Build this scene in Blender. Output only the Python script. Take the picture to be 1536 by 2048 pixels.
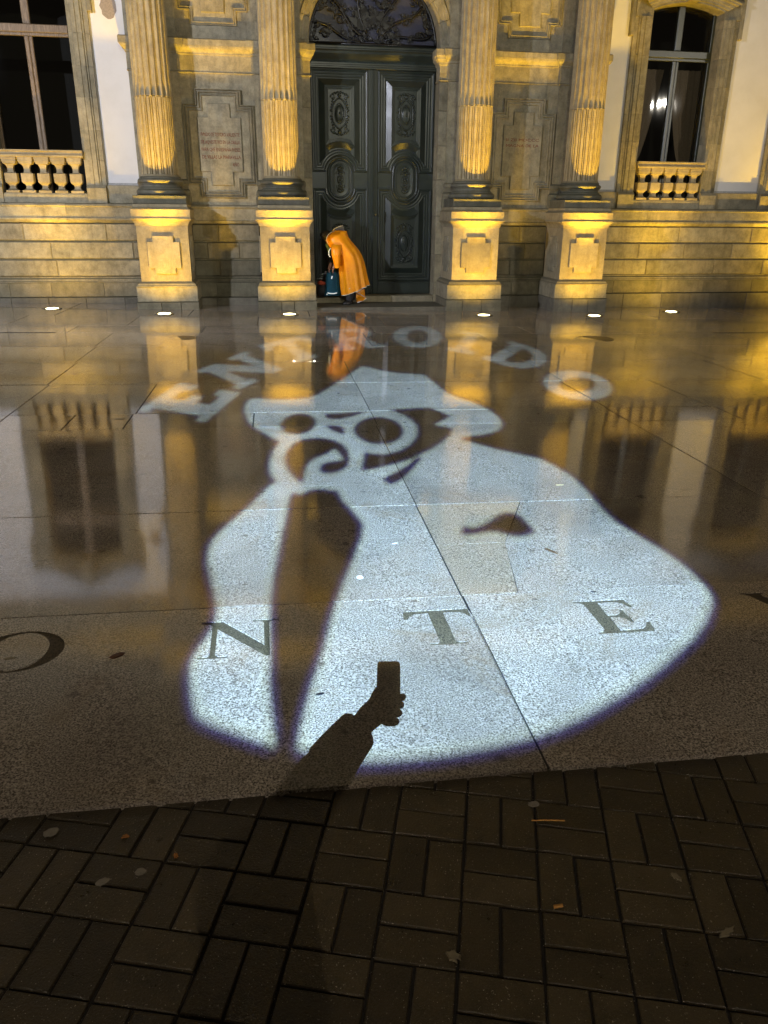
import bpy, bmesh, math, random
from mathutils import Vector, Matrix
random.seed(7)
rnd = random.random
def ru(a, b): return a + (b - a) * rnd()
for o in list(bpy.data.objects): bpy.data.objects.remove(o)
SC = bpy.context.scene
COL = SC.collection
# ------------------------------------------------------------------ camera
F_PX, PITCH, YAW, ROLL, CH = 1531.6, 0.36976, 0.156423, 0.00799, 1.6
GA, GB = -0.015176, -0.004981            # the plaza falls slightly to the right and towards the building
def gz(x, y): return GA * x + GB * y
FW = Vector((math.sin(YAW) * math.cos(PITCH), math.cos(YAW) * math.cos(PITCH), -math.sin(PITCH)))
RT0 = Vector((math.cos(YAW), -math.sin(YAW), 0)); UP0 = RT0.cross(FW)
RT = RT0 * math.cos(ROLL) + UP0 * math.sin(ROLL); UP = UP0 * math.cos(ROLL) - RT0 * math.sin(ROLL)
CAMP = Vector((0, 0, CH))
cam = bpy.data.cameras.new('camera'); camo = bpy.data.objects.new('camera', cam); COL.objects.link(camo)
cam.sensor_fit = 'VERTICAL'; cam.sensor_height = 36; cam.sensor_width = 27; cam.lens = 36 * F_PX / 2048
cam.clip_start = 0.002; cam.clip_end = 400
M = Matrix((RT, UP, -FW)).transposed().to_4x4(); M.translation = CAMP; camo.matrix_world = M
SC.camera = camo
def ray(u, v): return (FW * F_PX + RT * (u - 768) - UP * (v - 1024)).normalized()
def ground_at(u, v):
    d = ray(u, v); t = -CH / (d.z - GA * d.x - GB * d.y); return CAMP + d * t
def depth_at(u, v, Y):
    d = ray(u, v); return CAMP + d * (Y / d.y)
# ------------------------------------------------------------------ world, exposure
W = bpy.data.worlds.new('World'); SC.world = W; W.use_nodes = True
bg = W.node_tree.nodes['Background']; bg.inputs[0].default_value = (0.66, 0.53, 0.36, 1); bg.inputs[1].default_value = 0.040
SC.view_settings.view_transform = 'Standard'; SC.view_settings.look = 'None'
SC.view_settings.exposure = 1.2; SC.view_settings.gamma = 1; SC.view_settings.use_curve_mapping = False
SC.render.engine = 'CYCLES'
try:
    SC.cycles.max_bounces = 7; SC.cycles.glossy_bounces = 4; SC.cycles.diffuse_bounces = 3
    SC.cycles.sample_clamp_indirect = 3.0; SC.cycles.use_denoising = True
except Exception: pass
# light levels
E_UP, E_WING, E_PROJ, E_STREET = 1400.0, 260.0, 35000.0, 640.0
UPCOL = (1.0, 0.59, 0.03)
def spot(name, loc, target, energy, color, size_deg, blend, radius):
    l = bpy.data.lights.new(name, 'SPOT'); l.energy = energy; l.color = color
    l.spot_size = math.radians(size_deg); l.spot_blend = blend; l.shadow_soft_size = radius
    o = bpy.data.objects.new(name, l); COL.objects.link(o)
    o.location = loc; d = Vector(target) - Vector(loc)
    o.rotation_euler = d.to_track_quat('-Z', 'Y').to_euler(); return o
# ------------------------------------------------------------------ mesh helpers
class MB:
    def __init__(s): s.v = []; s.f = []; s.sm = []
    def add(s, vs, fs, smooth=False):
        b = len(s.v); s.v += [tuple(p) for p in vs]
        for f in fs: s.f.append([b + i for i in f]); s.sm.append(smooth)
        return s
    def box(s, x0, x1, y0, y1, z0, z1):
        return s.add([(x0,y0,z0),(x1,y0,z0),(x1,y1,z0),(x0,y1,z0),(x0,y0,z1),(x1,y0,z1),(x1,y1,z1),(x0,y1,z1)],
                     [(0,3,2,1),(4,5,6,7),(0,1,5,4),(1,2,6,5),(2,3,7,6),(3,0,4,7)])
    def cbox(s, x0, x1, y0, y1, z0, z1, c=0.01):
        # box whose front (low y) face has chamfered edges
        vs = [(x0,y1,z0),(x1,y1,z0),(x1,y1,z1),(x0,y1,z1),(x0,y0+c,z0),(x1,y0+c,z0),(x1,y0+c,z1),(x0,y0+c,z1),
              (x0+c,y0,z0+c),(x1-c,y0,z0+c),(x1-c,y0,z1-c),(x0+c,y0,z1-c)]
        fs = [(0,1,2,3),(0,4,5,1),(1,5,6,2),(2,6,7,3),(3,7,4,0),(4,8,9,5),(5,9,10,6),(6,10,11,7),(7,11,8,4),(8,11,10,9)]
        return s.add(vs, fs)
    def profx(s, x0, x1, prof):
        # prof: list of (y,z) closed, extruded along x
        n = len(prof)
        vs = [(x0,y,z) for y,z in prof] + [(x1,y,z) for y,z in prof]
        fs = [(i,(i+1)%n,(i+1)%n+n,i+n) for i in range(n)] + [tuple(range(n))[::-1], tuple(range(n,2*n))]
        return s.add(vs, fs)
    def wrap(s, x0, x1, yb, prof):
        # moulding running round three sides (left, front, right) of a block; prof [(out,z)] with y = yf - out
        # x0,x1 faces and front yb[0], back yb[1]
        yf, yk = yb; n = len(prof); vs = []
        for o, z in prof: vs += [(x0-o,yk,z),(x0-o,yf-o,z),(x1+o,yf-o,z),(x1+o,yk,z)]
        fs = []
        for i in range(n-1):
            a, b = 4*i, 4*i+4
            for k in range(3): fs.append((a+k,a+k+1,b+k+1,b+k))
            fs.append((a+3,a,b,b+3))
        fs += [(0,3,2,1), (4*n-4,4*n-3,4*n-2,4*n-1)]
        return s.add(vs, fs)
    def loft(s, rings, close=True, cap0=False, cap1=False, smooth=False):
        n = len(rings[0]); vs = [p for r in rings for p in r]; fs = []
        for i in range(len(rings)-1):
            for k in range(n if close else n-1):
                a = i*n+k; b = i*n+(k+1)%n; fs.append((a,b,b+n,a+n))
        if cap0: fs.append(tuple(range(n))[::-1])
        if cap1: fs.append(tuple(range((len(rings)-1)*n, len(rings)*n)))
        return s.add(vs, fs, smooth)
    def lathe(s, cx, cy, prof, n=32, smooth=True, rad=None):
        rings = []
        for r, z in prof: rings.append([(cx+r*math.cos(2*math.pi*k/n), cy+r*math.sin(2*math.pi*k/n), z) for k in range(n)])
        return s.loft(rings, True, True, True, smooth)
    def tube(s, pts, r, n=6, closed=False):
        pts = [Vector(p) for p in pts]; m = len(pts); rings = []
        for i, p in enumerate(pts):
            a = pts[(i-1) % m] if (closed or i > 0) else p; b = pts[(i+1) % m] if (closed or i < m-1) else p
            t = (b - a); t = t.normalized() if t.length > 1e-9 else Vector((0,0,1))
            u = t.cross(Vector((0,1,0.01))); u = u.normalized() if u.length > 1e-6 else Vector((1,0,0)); w = t.cross(u)
            rr = r[i] if isinstance(r, (list,tuple)) else r
            rings.append([p + (u*math.cos(2*math.pi*k/n) + w*math.sin(2*math.pi*k/n))*rr for k in range(n)])
        if closed: rings.append(rings[0])
        return s.loft(rings, True, not closed, not closed, True)
    def blob(s, c, rx, ry, rz, nu=10, nv=6, rot=0):
        ca, sa = math.cos(rot), math.sin(rot); rings = []
        for j in range(nv+1):
            t = math.pi*(j+0.02)/(nv+0.04); rr = math.sin(t)
            ring = []
            for k in range(nu):
                a = 2*math.pi*k/nu; x = rx*rr*math.cos(a); z = rz*math.cos(t); y = ry*rr*math.sin(a)
                ring.append((c[0]+x*ca-z*sa, c[1]+y, c[2]+x*sa+z*ca))
            rings.append(ring)
        return s.loft(rings, True, True, True, True)
    def build(s, name, mat, parent=None, loc=(0,0,0), recalc=True):
        me = bpy.data.meshes.new(name); me.from_pydata(s.v, [], s.f)
        me.polygons.foreach_set('use_smooth', s.sm); 
        if recalc:
            bm = bmesh.new(); bm.from_mesh(me); bmesh.ops.recalc_face_normals(bm, faces=bm.faces); bm.to_mesh(me); bm.free()
        me.materials.append(mat); me.update()
        o = bpy.data.objects.new(name, me); COL.objects.link(o); o.location = loc
        if parent: o.parent = parent
        return o
def thing(name, label, cat, loc=(0,0,0), group=None):
    o = bpy.data.objects.new(name, None); COL.objects.link(o); o.location = loc; o.empty_display_size = 0.1
    o['label'] = label; o['category'] = cat
    if group: o['group'] = group
    return o
def tag(o, label, cat, group=None):
    o['label'] = label; o['category'] = cat
    if group: o['group'] = group
    return o
def empty(name, parent=None, loc=(0,0,0)):
    o = bpy.data.objects.new(name, None); COL.objects.link(o); o.location = loc; o.parent = parent; o.empty_display_size = 0.1; return o
def polyplate(name, outer, holes, mat, parent=None, ext=0.0, bevel=0.0):
    """flat plate in local xy with holes, via a 2D curve"""
    cu = bpy.data.curves.new(name, 'CURVE'); cu.dimensions = '2D'; cu.fill_mode = 'BOTH'; cu.extrude = ext; cu.bevel_depth = bevel
    for poly in [outer] + holes:
        sp = cu.splines.new('POLY'); sp.points.add(len(poly)-1)
        for p, q in zip(sp.points, poly): p.co = (q[0], q[1], 0, 1)
        sp.use_cyclic_u = True
    tmp = bpy.data.objects.new('tmp', cu); COL.objects.link(tmp)
    me = bpy.data.meshes.new_from_object(tmp); bpy.data.objects.remove(tmp)
    me.name = name; me.materials.clear(); me.materials.append(mat)
    o = bpy.data.objects.new(name, me); COL.objects.link(o); o.parent = parent
    return o
# ------------------------------------------------------------------ materials
class NT:
    def __init__(s, name):
        s.m = bpy.data.materials.new(name); s.m.use_nodes = True; s.t = s.m.node_tree; s.n = s.t.nodes
        s.b = s.n['Principled BSDF']; s.co = s.n.new('ShaderNodeTexCoord'); s.oi = s.n.new('ShaderNodeObjectInfo')
        s.pos = s.co.outputs['Object']
    def link(s, a, b): s.t.links.new(a, b)
    def shifted(s, k=13.0):
        a = s.n.new('ShaderNodeVectorMath'); a.operation = 'MULTIPLY_ADD'
        s.link(s.oi.outputs['Random'], a.inputs[0]); a.inputs[1].default_value = (k, k*.7, k*1.3); s.link(s.co.outputs['Object'], a.inputs[2]); s.pos = a.outputs[0]
    def noise(s, scale, detail=4, rough=0.6, vec=None, dist=0.0):
        n = s.n.new('ShaderNodeTexNoise'); n.inputs['Scale'].default_value = scale; n.inputs['Detail'].default_value = detail
        n.inputs['Roughness'].default_value = rough; n.inputs['Distortion'].default_value = dist
        s.link(vec or s.pos, n.inputs['Vector']); return n.outputs['Fac']
    def voro(s, scale, feature='F1', out='Distance', vec=None):
        n = s.n.new('ShaderNodeTexVoronoi'); n.feature = feature; n.inputs['Scale'].default_value = scale
        s.link(vec or s.pos, n.inputs['Vector']); return n.outputs[out]
    def ramp(s, fac, stops):
        n = s.n.new('ShaderNodeValToRGB'); e = n.color_ramp.elements
        while len(e) < len(stops): e.new(0.5)
        for k, (p, c) in enumerate(stops):
            e[k].position = p; e[k].color = (c, c, c, 1) if isinstance(c, (int, float)) else (*c, 1)
        s.link(fac, n.inputs[0]); return n.outputs[0]
    def mix(s, a, b, fac=0.5, mode='MIX'):
        n = s.n.new('ShaderNodeMix'); n.data_type = 'RGBA'; n.blend_type = mode; n.clamp_factor = True
        for sock, v in ((n.inputs[0], fac), (n.inputs[6], a), (n.inputs[7], b)):
            if hasattr(v, 'links'): s.link(v, sock)
            elif isinstance(v, (int, float)): sock.default_value = v if sock == n.inputs[0] else (v, v, v, 1)
            else: sock.default_value = (*v, 1)
        return n.outputs[2]
    def math(s, op, a, b=0.0):
        n = s.n.new('ShaderNodeMath'); n.operation = op
        for i, v in enumerate((a, b)):
            if hasattr(v, 'links'): s.link(v, n.inputs[i])
            else: n.inputs[i].default_value = v
        return n.outputs[0]
    def bump(s, h, strength, dist, prev=None):
        n = s.n.new('ShaderNodeBump'); n.inputs['Strength'].default_value = strength; n.inputs['Distance'].default_value = dist
        s.link(h, n.inputs['Height'])
        if prev: s.link(prev, n.inputs['Normal'])
        return n.outputs[0]
    def fin(s, color=None, rough=None, normal=None, **kw):
        for sock, v in (('Base Color', color), ('Roughness', rough), ('Normal', normal)):
            if v is None: continue
            if hasattr(v, 'links'): s.link(v, s.b.inputs[sock])
            else: s.b.inputs[sock].default_value = (*v, 1) if sock == 'Base Color' else v
        for k, v in kw.items():
            i = s.b.inputs[k.replace('_', ' ')]
            if hasattr(v, 'links'): s.link(v, i)
            else: i.default_value = v
        return s.m
def simple(name, col, rough=0.6, metal=0.0, **kw):
    t = NT(name); n = t.noise(40, 3); c = t.mix(col, tuple(x*0.72 for x in col), t.ramp(n, [(0.35, 0.0), (0.7, 1.0)]))
    return t.fin(c, rough, t.bump(n, 0.15, 0.003), Metallic=metal, **kw)
def make_stone(name, base, dark, warm, moss=0.35, shift=True, bumpk=1.0):
    t = NT(name)
    if shift: t.shifted()
    big = t.noise(0.9, 4, 0.6, dist=0.2); mid = t.noise(4.5, 8, 0.78); fine = t.noise(48, 4, 0.75); grain = t.noise(170, 2, 0.6)
    mp = t.n.new('ShaderNodeMapping'); mp.inputs['Scale'].default_value = (7, 7, 0.9); t.link(t.pos, mp.inputs[0]); streak = t.noise(1.0, 5, 0.7, mp.outputs[0])
    c = t.mix(base, warm, t.ramp(big, [(0.38, 0), (0.62, 1)]))
    c = t.mix(c, dark, t.math('MULTIPLY', t.ramp(mid, [(0.40, 0), (0.72, 1)]), 0.85))
    c = t.mix(c, dark, t.math('MULTIPLY', t.ramp(streak, [(0.50, 0), (0.75, 1)]), 0.55))
    c = t.mix(c, (0.8, 0.8, 0.8), t.ramp(fine, [(0.3, 0.0), (0.7, 0.35)]), 'OVERLAY')
    tone = t.n.new('ShaderNodeMapRange'); t.link(t.oi.outputs['Random'], tone.inputs[0]); tone.inputs[3].default_value = 0.78; tone.inputs[4].default_value = 1.12
    v = t.n.new('ShaderNodeHueSaturation'); t.link(c, v.inputs['Color']); t.link(tone.outputs[0], v.inputs['Value']); c = v.outputs[0]
    # black-green growth on upward ledges
    g = t.n.new('ShaderNodeNewGeometry'); sx = t.n.new('ShaderNodeSeparateXYZ'); t.link(g.outputs['Normal'], sx.inputs[0])
    up = t.ramp(sx.outputs[2], [(0.25, 0), (0.75, 1)])
    m = t.math('MULTIPLY', up, t.ramp(mid, [(0.25, 1.0), (0.75, 0.45)])); m = t.math('MULTIPLY', m, moss)
    c = t.mix(c, (0.045, 0.05, 0.03), m)
    h = t.bump(mid, 0.45*bumpk, 0.02); h = t.bump(fine, 0.7*bumpk, 0.009, h); h = t.bump(grain, 0.4*bumpk, 0.002, h)
    return t.fin(c, t.ramp(mid, [(0.3, 0.62), (0.7, 0.85)]), h)
STONE = make_stone('sandstone', (0.36, 0.31, 0.205), (0.10, 0.09, 0.06), (0.29, 0.265, 0.19), 0.8)
STONE_WORN = make_stone('weathered_stone', (0.23, 0.20, 0.135), (0.075, 0.070, 0.045), (0.16, 0.148, 0.10), 0.95, bumpk=1.5)
MOSSY = make_stone('mossy_stone', (0.17, 0.155, 0.115), (0.06, 0.06, 0.04), (0.12, 0.115, 0.08), 0.95, bumpk=1.4)
STONE_LT = make_stone('column_stone', (0.44, 0.365, 0.22), (0.19, 0.155, 0.095), (0.36, 0.30, 0.19), 0.8, bumpk=1.3)
STONE_DK = make_stone('footing_stone', (0.17, 0.155, 0.12), (0.07, 0.065, 0.05), (0.13, 0.12, 0.09), 0.8)
def make_render():
    t = NT('white_render'); n = t.noise(2.2, 5); f = t.noise(60, 3)
    c = t.mix((0.78, 0.76, 0.75), (0.70, 0.68, 0.66), t.ramp(n, [(0.4, 0), (0.75, 1)]))
    return t.fin(c, 0.85, t.bump(f, 0.2, 0.003))
RENDER = make_render()
def make_granite(name, base, lo, hi, rough_lo, rough_hi, ior=1.95, bumpd=0.0011):
    t = NT(name); t.shifted(31)
    sp = t.noise(150, 2, 0.75); sp2 = t.noise(60, 3, 0.75); patch = t.noise(0.9, 5, 0.6, dist=0.4)
    c = t.mix(lo, hi, t.ramp(sp, [(0.38, 0), (0.60, 1)]))
    c = t.mix(c, base, t.ramp(sp2, [(0.3, 0.6), (0.7, 0.05)]))
    c = t.mix(c, tuple(x*0.62 for x in base), t.math('MULTIPLY', t.ramp(patch, [(0.45, 0), (0.7, 1)]), 0.55))
    stain = t.noise(1.7, 6, 0.7, dist=1.2)
    c = t.mix(c, (base[0]*1.25, base[1]*1.02, base[2]*0.72), t.math('MULTIPLY', t.ramp(stain, [(0.56, 0), (0.66, 1)]), 0.40))
    scr = t.n.new('ShaderNodeMapping'); scr.inputs['Rotation'].default_value = (0, 0, 0.9); scr.inputs['Scale'].default_value = (1.0, 26, 1); t.link(t.pos, scr.inputs[0])
    c = t.mix(c, hi, t.math('MULTIPLY', t.ramp(t.noise(1.6, 2, 0.5, scr.outputs[0]), [(0.70, 0), (0.74, 1)]), 0.22))
    spot_ = t.noise(11, 2, 0.5); c = t.mix(c, tuple(x*.3 for x in base), t.math('MULTIPLY', t.ramp(spot_, [(0.70, 0), (0.74, 1)]), 0.6))
    tone = t.n.new('ShaderNodeMapRange'); t.link(t.oi.outputs['Random'], tone.inputs[0]); tone.inputs[3].default_value = 0.85; tone.inputs[4].default_value = 1.1
    v = t.n.new('ShaderNodeHueSaturation'); t.link(c, v.inputs['Color']); t.link(tone.outputs[0], v.inputs['Value']); c = v.outputs[0]
    wet = t.noise(0.8, 5, 0.65, dist=0.5)
    grain = t.noise(330, 2, 0.7); rip = t.noise(62, 2, 0.55, dist=0.5); slow = t.noise(5, 2, 0.5)
    nb = t.bump(grain, 0.9, bumpd)                                   # stone grain, seen by the diffuse part
    film = t.bump(slow, 0.4, 0.0007); film = t.bump(rip, 1.0, 0.00018, film)   # water film
    r = t.math('ADD', t.ramp(wet, [(0.35, rough_lo), (0.7, rough_hi)]), 0.0)
    m = t.fin(c, 0.75, nb, IOR=1.45)
    t.b.inputs['Specular IOR Level'].default_value = 0.25
    t.b.inputs['Coat Weight'].default_value = 1.0; t.link(r, t.b.inputs['Coat Roughness']); t.b.inputs['Coat IOR'].default_value = ior
    t.link(film, t.b.inputs['Coat Normal'])
    return m
GRAN = make_granite('wet_granite', (0.145, 0.12, 0.095), (0.012, 0.010, 0.008), (0.62, 0.56, 0.48), 0.006, 0.05)
GRAN_BEIGE = make_granite('beige_wet_granite', (0.165, 0.128, 0.090), (0.026, 0.020, 0.013), (0.52, 0.44, 0.34), 0.006, 0.05)
ENGR = make_granite('engraved_granite', (0.05, 0.038, 0.022), (0.008, 0.006, 0.003), (0.17, 0.14, 0.09), 0.5, 0.65, 1.15)
def make_brick():
    t = NT('dark_sett'); t.shifted(17)
    n = t.noise(18, 5, 0.7); g = t.noise(160, 3, 0.7)
    c = t.mix((0.022, 0.0175, 0.009), (0.056, 0.042, 0.021), t.ramp(n, [(0.35, 0), (0.7, 1)]))
    sp = t.voro(260); c = t.mix(c, (0.11, 0.09, 0.055), t.ramp(t.noise(260, 2, 0.7), [(0.52, 0), (0.70, 0.55)])); c = t.mix(c, (0.34, 0.31, 0.24), t.ramp(t.noise(170, 1, 0.5), [(0.70, 0), (0.75, 0.8)]))
    c = t.mix(c, (0.085, 0.066, 0.038), t.ramp(t.noise(3.0, 5, 0.7), [(0.5, 0), (0.72, 0.5)]))
    tone = t.n.new('ShaderNodeMapRange'); t.link(t.oi.outputs['Random'], tone.inputs[0]); tone.inputs[3].default_value = 0.6; tone.inputs[4].default_value = 1.25
    v = t.n.new('ShaderNodeHueSaturation'); t.link(c, v.inputs['Color']); t.link(tone.outputs[0], v.inputs['Value'])
    h = t.bump(n, 0.5, 0.007); h = t.bump(g, 1.0, 0.0035, h)
    return t.fin(v.outputs[0], t.ramp(n, [(0.3, 0.27), (0.7, 0.48)]), h)
BRICK = make_brick()
SOIL = simple('joint_sand', (0.012, 0.010, 0.008), 0.9)
def make_door():
    t = NT('green_door_paint'); n = t.noise(3, 4); g = t.noise(55, 3)
    c = t.mix((0.016, 0.024, 0.021), (0.028, 0.038, 0.033), t.ramp(n, [(0.3, 0), (0.75, 1)]))
    return t.fin(c, t.ramp(n, [(0.3, 0.28), (0.75, 0.40)]), t.bump(g, 0.12, 0.002), IOR=1.5)
DOOR = make_door()
IRON = simple('black_iron', (0.008, 0.008, 0.009), 0.4)
def make_wood():
    t = NT('weathered_wood'); s = t.n.new('ShaderNodeMapping'); s.inputs['Scale'].default_value = (22, 22, 1.6); t.link(t.co.outputs['Object'], s.inputs[0])
    n = t.noise(2.4, 6, 0.7, s.outputs[0], 1.5)
    c = t.mix((0.10, 0.068, 0.04), (0.30, 0.22, 0.14), t.ramp(n, [(0.35, 0), (0.65, 1)]))
    return t.fin(c, 0.6, t.bump(n, 0.5, 0.004))
WOOD = make_wood()
GREENWOOD = simple('dark_green_window_paint', (0.045, 0.052, 0.035), 0.35)
def make_glass(name, tint):
    m = bpy.data.materials.new(name); m.use_nodes = True; t = m.node_tree; t.nodes.clear()
    out = t.nodes.new('ShaderNodeOutputMaterial'); mx = t.nodes.new('ShaderNodeMixShader'); tr = t.nodes.new('ShaderNodeBsdfTransparent')
    gl = t.nodes.new('ShaderNodeBsdfGlossy'); fr = t.nodes.new('ShaderNodeFresnel'); fr.inputs[0].default_value = 1.6
    gl.inputs['Roughness'].default_value = 0.02; tr.inputs[0].default_value = (*tint, 1)
    nz = t.nodes.new('ShaderNodeTexNoise'); nz.inputs['Scale'].default_value = 1.3; bp = t.nodes.new('ShaderNodeBump'); bp.inputs['Strength'].default_value = 0.12; bp.inputs['Distance'].default_value = 0.05
    t.links.new(nz.outputs[0], bp.inputs['Height']); t.links.new(bp.outputs[0], gl.inputs['Normal'])
    t.links.new(fr.outputs[0], mx.inputs[0]); t.links.new(tr.outputs[0], mx.inputs[1]); t.links.new(gl.outputs[0], mx.inputs[2]); t.links.new(mx.outputs[0], out.inputs[0])
    return m
GLASS = make_glass('window_glass', (0.8, 0.82, 0.8))
SHUT = simple('brown_shutter', (0.16, 0.13, 0.09), 0.7)
ROOM = simple('dark_room', (0.012, 0.011, 0.010), 0.9)
CURTAIN = simple('brown_curtain', (0.26, 0.19, 0.13), 0.9)
FANGLASS = simple('fanlight_glass', (0.07, 0.072, 0.10), 0.15)
def emis(name, col, st):
    m = bpy.data.materials.new(name); m.use_nodes = True; b = m.node_tree.nodes['Principled BSDF']
    b.inputs['Base Color'].default_value = (*col, 1); b.inputs['Emission Color'].default_value = (*col, 1); b.inputs['Emission Strength'].default_value = st; return m
LENS = emis('uplight_lens', (1.0, 0.88, 0.45), 7.0)
LED = emis('street_led', (0.95, 0.97, 1.0), 10.0)
AMBER = emis('street_amber', (1.0, 0.45, 0.12), 14.0)
STEEL = simple('dull_steel', (0.10, 0.10, 0.10), 0.4, 0.8)
RED = simple('faded_red_paint', (0.20, 0.045, 0.022), 0.8)
BRASS = simple('brass', (0.7, 0.6, 0.35), 0.3, 1.0)
MORTAR = simple('pale_mortar', (0.45, 0.40, 0.31), 0.9)
# ------------------------------------------------------------------ paving (local frame: z up from the sloping plaza)
SLOPE = Matrix(((1,0,0,0),(0,1,0,0),(GA,GB,1,0),(0,0,0,1)))
def G3(x, y, w=0.0): return (x, y, gz(x, y) + w)
def prism_top(mb, quad, w0, w1, c=0.0):
    """slab with four corner points, chamfered top edge"""
    cx = sum(p[0] for p in quad)/4; cy = sum(p[1] for p in quad)/4
    W1 = w1 if isinstance(w1, (list, tuple)) else [w1]*4
    vs = [G3(x, y, w0) for x, y in quad] + [G3(x, y, k - c) for (x, y), k in zip(quad, W1)]
    inn = []
    for x, y in quad:
        dx, dy = cx - x, cy - y; L = math.hypot(dx, dy); inn.append((x + dx/L*c*1.4, y + dy/L*c*1.4))
    vs += [G3(x, y, k) for (x, y), k in zip(inn, W1)]
    fs = [(3,2,1,0)] + [(i,(i+1)%4,(i+1)%4+4,i+4) for i in range(4)] + [(i+4,(i+1)%4+4,(i+1)%4+8,i+8) for i in range(4)] + [(8,9,10), (8,10,11)]
    return mb.add(vs, fs)
gr = empty('ground'); gr['kind'] = 'structure'
mb = MB(); mb.add([G3(-60,-60,-0.10), G3(60,-60,-0.10), G3(60,60,-0.10), G3(-60,60,-0.10)], [(0,1,2,3)]); mb.build('ground_bed', SOIL, gr)
pv = empty('granite_pavement'); pv['kind'] = 'structure'
def yr(base, x): return base - 0.0046*x         # row lines
def xj(base, y): return base + 0.018*(y - 6.0)   # column joints, base given at y = 6
rows = [ # (y0 at x=0, y1, joints)
 (1.856, 3.055, [-8.2,-5.9,-3.7,-1.5,0.900,3.17,5.5,7.8]),
 (3.055, 4.262, [-8.2,-5.9,-3.7,-1.6,0.898,3.155,5.5,7.8]),
 (4.262, 6.20, [-7.3,-4.6,-2.15,0.900,3.155,5.6,8.0]),
 (6.20, 6.715, [-6.9,-4.4,-2.17,-1.62,-1.15,-0.12,0.915,3.155,4.26,6.6,9.0]),
 (6.715, 8.02, [-7.0,-4.5,-2.17,-1.13,0.912,3.17,4.22,6.7,9.1]),
 (8.02, 9.33, [-7.3,-4.7,-2.19,0.905,3.21,5.6,8.0,10.4]),
 (9.33, 10.52, [-7.3,-4.7,-2.22,3.19,5.8,8.2,10.6]),
 (10.52, 11.80, [-7.3,-4.7,-2.25,1.4,3.2,7.4,9.9,12.2]),
 (11.80, 12.62, [-7.5,-5.0,-2.9,-1.0,1.6,4.1,6.6,9.0,11.5]),
 (12.62, 13.9, [-8,-6.1,-4.0,-2.2,-0.2,1.9,3.9,5.8,7.9,9.9,12]),
 (13.9, 15.9, [-8,-5.8,-3.6,-1.4,0.7,2.9,5.1,7.3,9.5,11.7]),
]
J = 0.0052
LETTER_ROW = 0
def slab(quad, mat=GRAN):
    mb = MB(); k = 0.0011; b_ = ru(-.0006,.0003); tx, ty = ru(-k,k), ru(-k,k); prism_top(mb, quad, -0.07, [b_-tx-ty, b_+tx-ty, b_+tx+ty, b_-tx+ty], 0.0012)
    return mb.build('slab', mat, pv)
patch_quad = None
for ri, (y0, y1, js) in enumerate(rows):
    js = [-13.0] + js + [15.0]
    for a, b in zip(js[:-1], js[1:]):
        main0 = 0.0035 if abs(a-0.905) < 0.02 else J; main1 = 0.0035 if abs(b-0.905) < 0.02 else J
        q = [(xj(a,y0)+main0, yr(y0,a)+J*0.7), (xj(b,y0)-main1, yr(y0,b)+J*0.7), (xj(b,y1)-main1, yr(y1,b)-J*0.7), (xj(a,y1)+main0, yr(y1,a)-J*0.7)]
        if ri == 0 and (abs(a+1.5) < .01 or abs(a-0.9) < .01): continue      # the two lettered slabs
        if ri == 1 and abs(a-0.898) < .01:
            # a slab pieced from a beige stone and a grey one
            bx0, bx1, ym = q[0][0], 1.50, 3.64
            xm = 1.115
            slab([q[0], (xm, q[0][1]), (1.235, ym), (q[3][0]-0.011, ym)], GRAN_BEIGE)
            slab([(q[3][0]-0.011, ym+.0005), (1.235, ym+.0005), (1.52, q[3][1]), q[3]], GRAN_BEIGE)
            slab([(xm+.0008, q[1][1]), q[1], (q[2][0]-0.011, ym), (1.2358, ym)])
            slab([(1.2358, ym+.0005), (q[2][0]-0.011, ym+.0005), q[2], (1.5208, q[2][1])]); continue
        slab(q)
# wide strip of paving to the sides and beyond, one mass
mb = MB()
for (x0,x1,y0,y1) in [(-60,-13.01,1.86,40),(15.01,60,1.86,40)]: prism_top(mb, [(x0,y0),(x1,y0),(x1,y1),(x0,y1)], -0.07, -0.001, 0.002)
mb.build('outer_paving', GRAN, pv)
jm = MB()
def jq(p, q, r, t_): jm.add([G3(*p, -.0042), G3(*q, -.0042), G3(*r, -.0042), G3(*t_, -.0042)], [(0,1,2,3)])
for ri, (y0, y1, js) in enumerate(rows):
    if ri: jq((-13, yr(y0,-13)-.004), (15, yr(y0,15)-.004), (15, yr(y0,15)+.004), (-13, yr(y0,-13)+.004))
    for a in js: jq((xj(a,y0)-.005, yr(y0,a)+.0045), (xj(a,y0)+.005, yr(y0,a)+.0045), (xj(a,y1)+.005, yr(y1,a)-.0045), (xj(a,y1)-.005, yr(y1,a)-.0045))
jm.build('joint_filling', SOIL, pv, recalc=False)
# lettered slabs: letters cut right through the top layer, darker stone floor below
def arc(cx, cy, rx, ry, a0, a1, n): return [(cx+rx*math.cos(math.radians(a0+(a1-a0)*k/n)), cy+ry*math.sin(math.radians(a0+(a1-a0)*k/n))) for k in range(n+1)]
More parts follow.
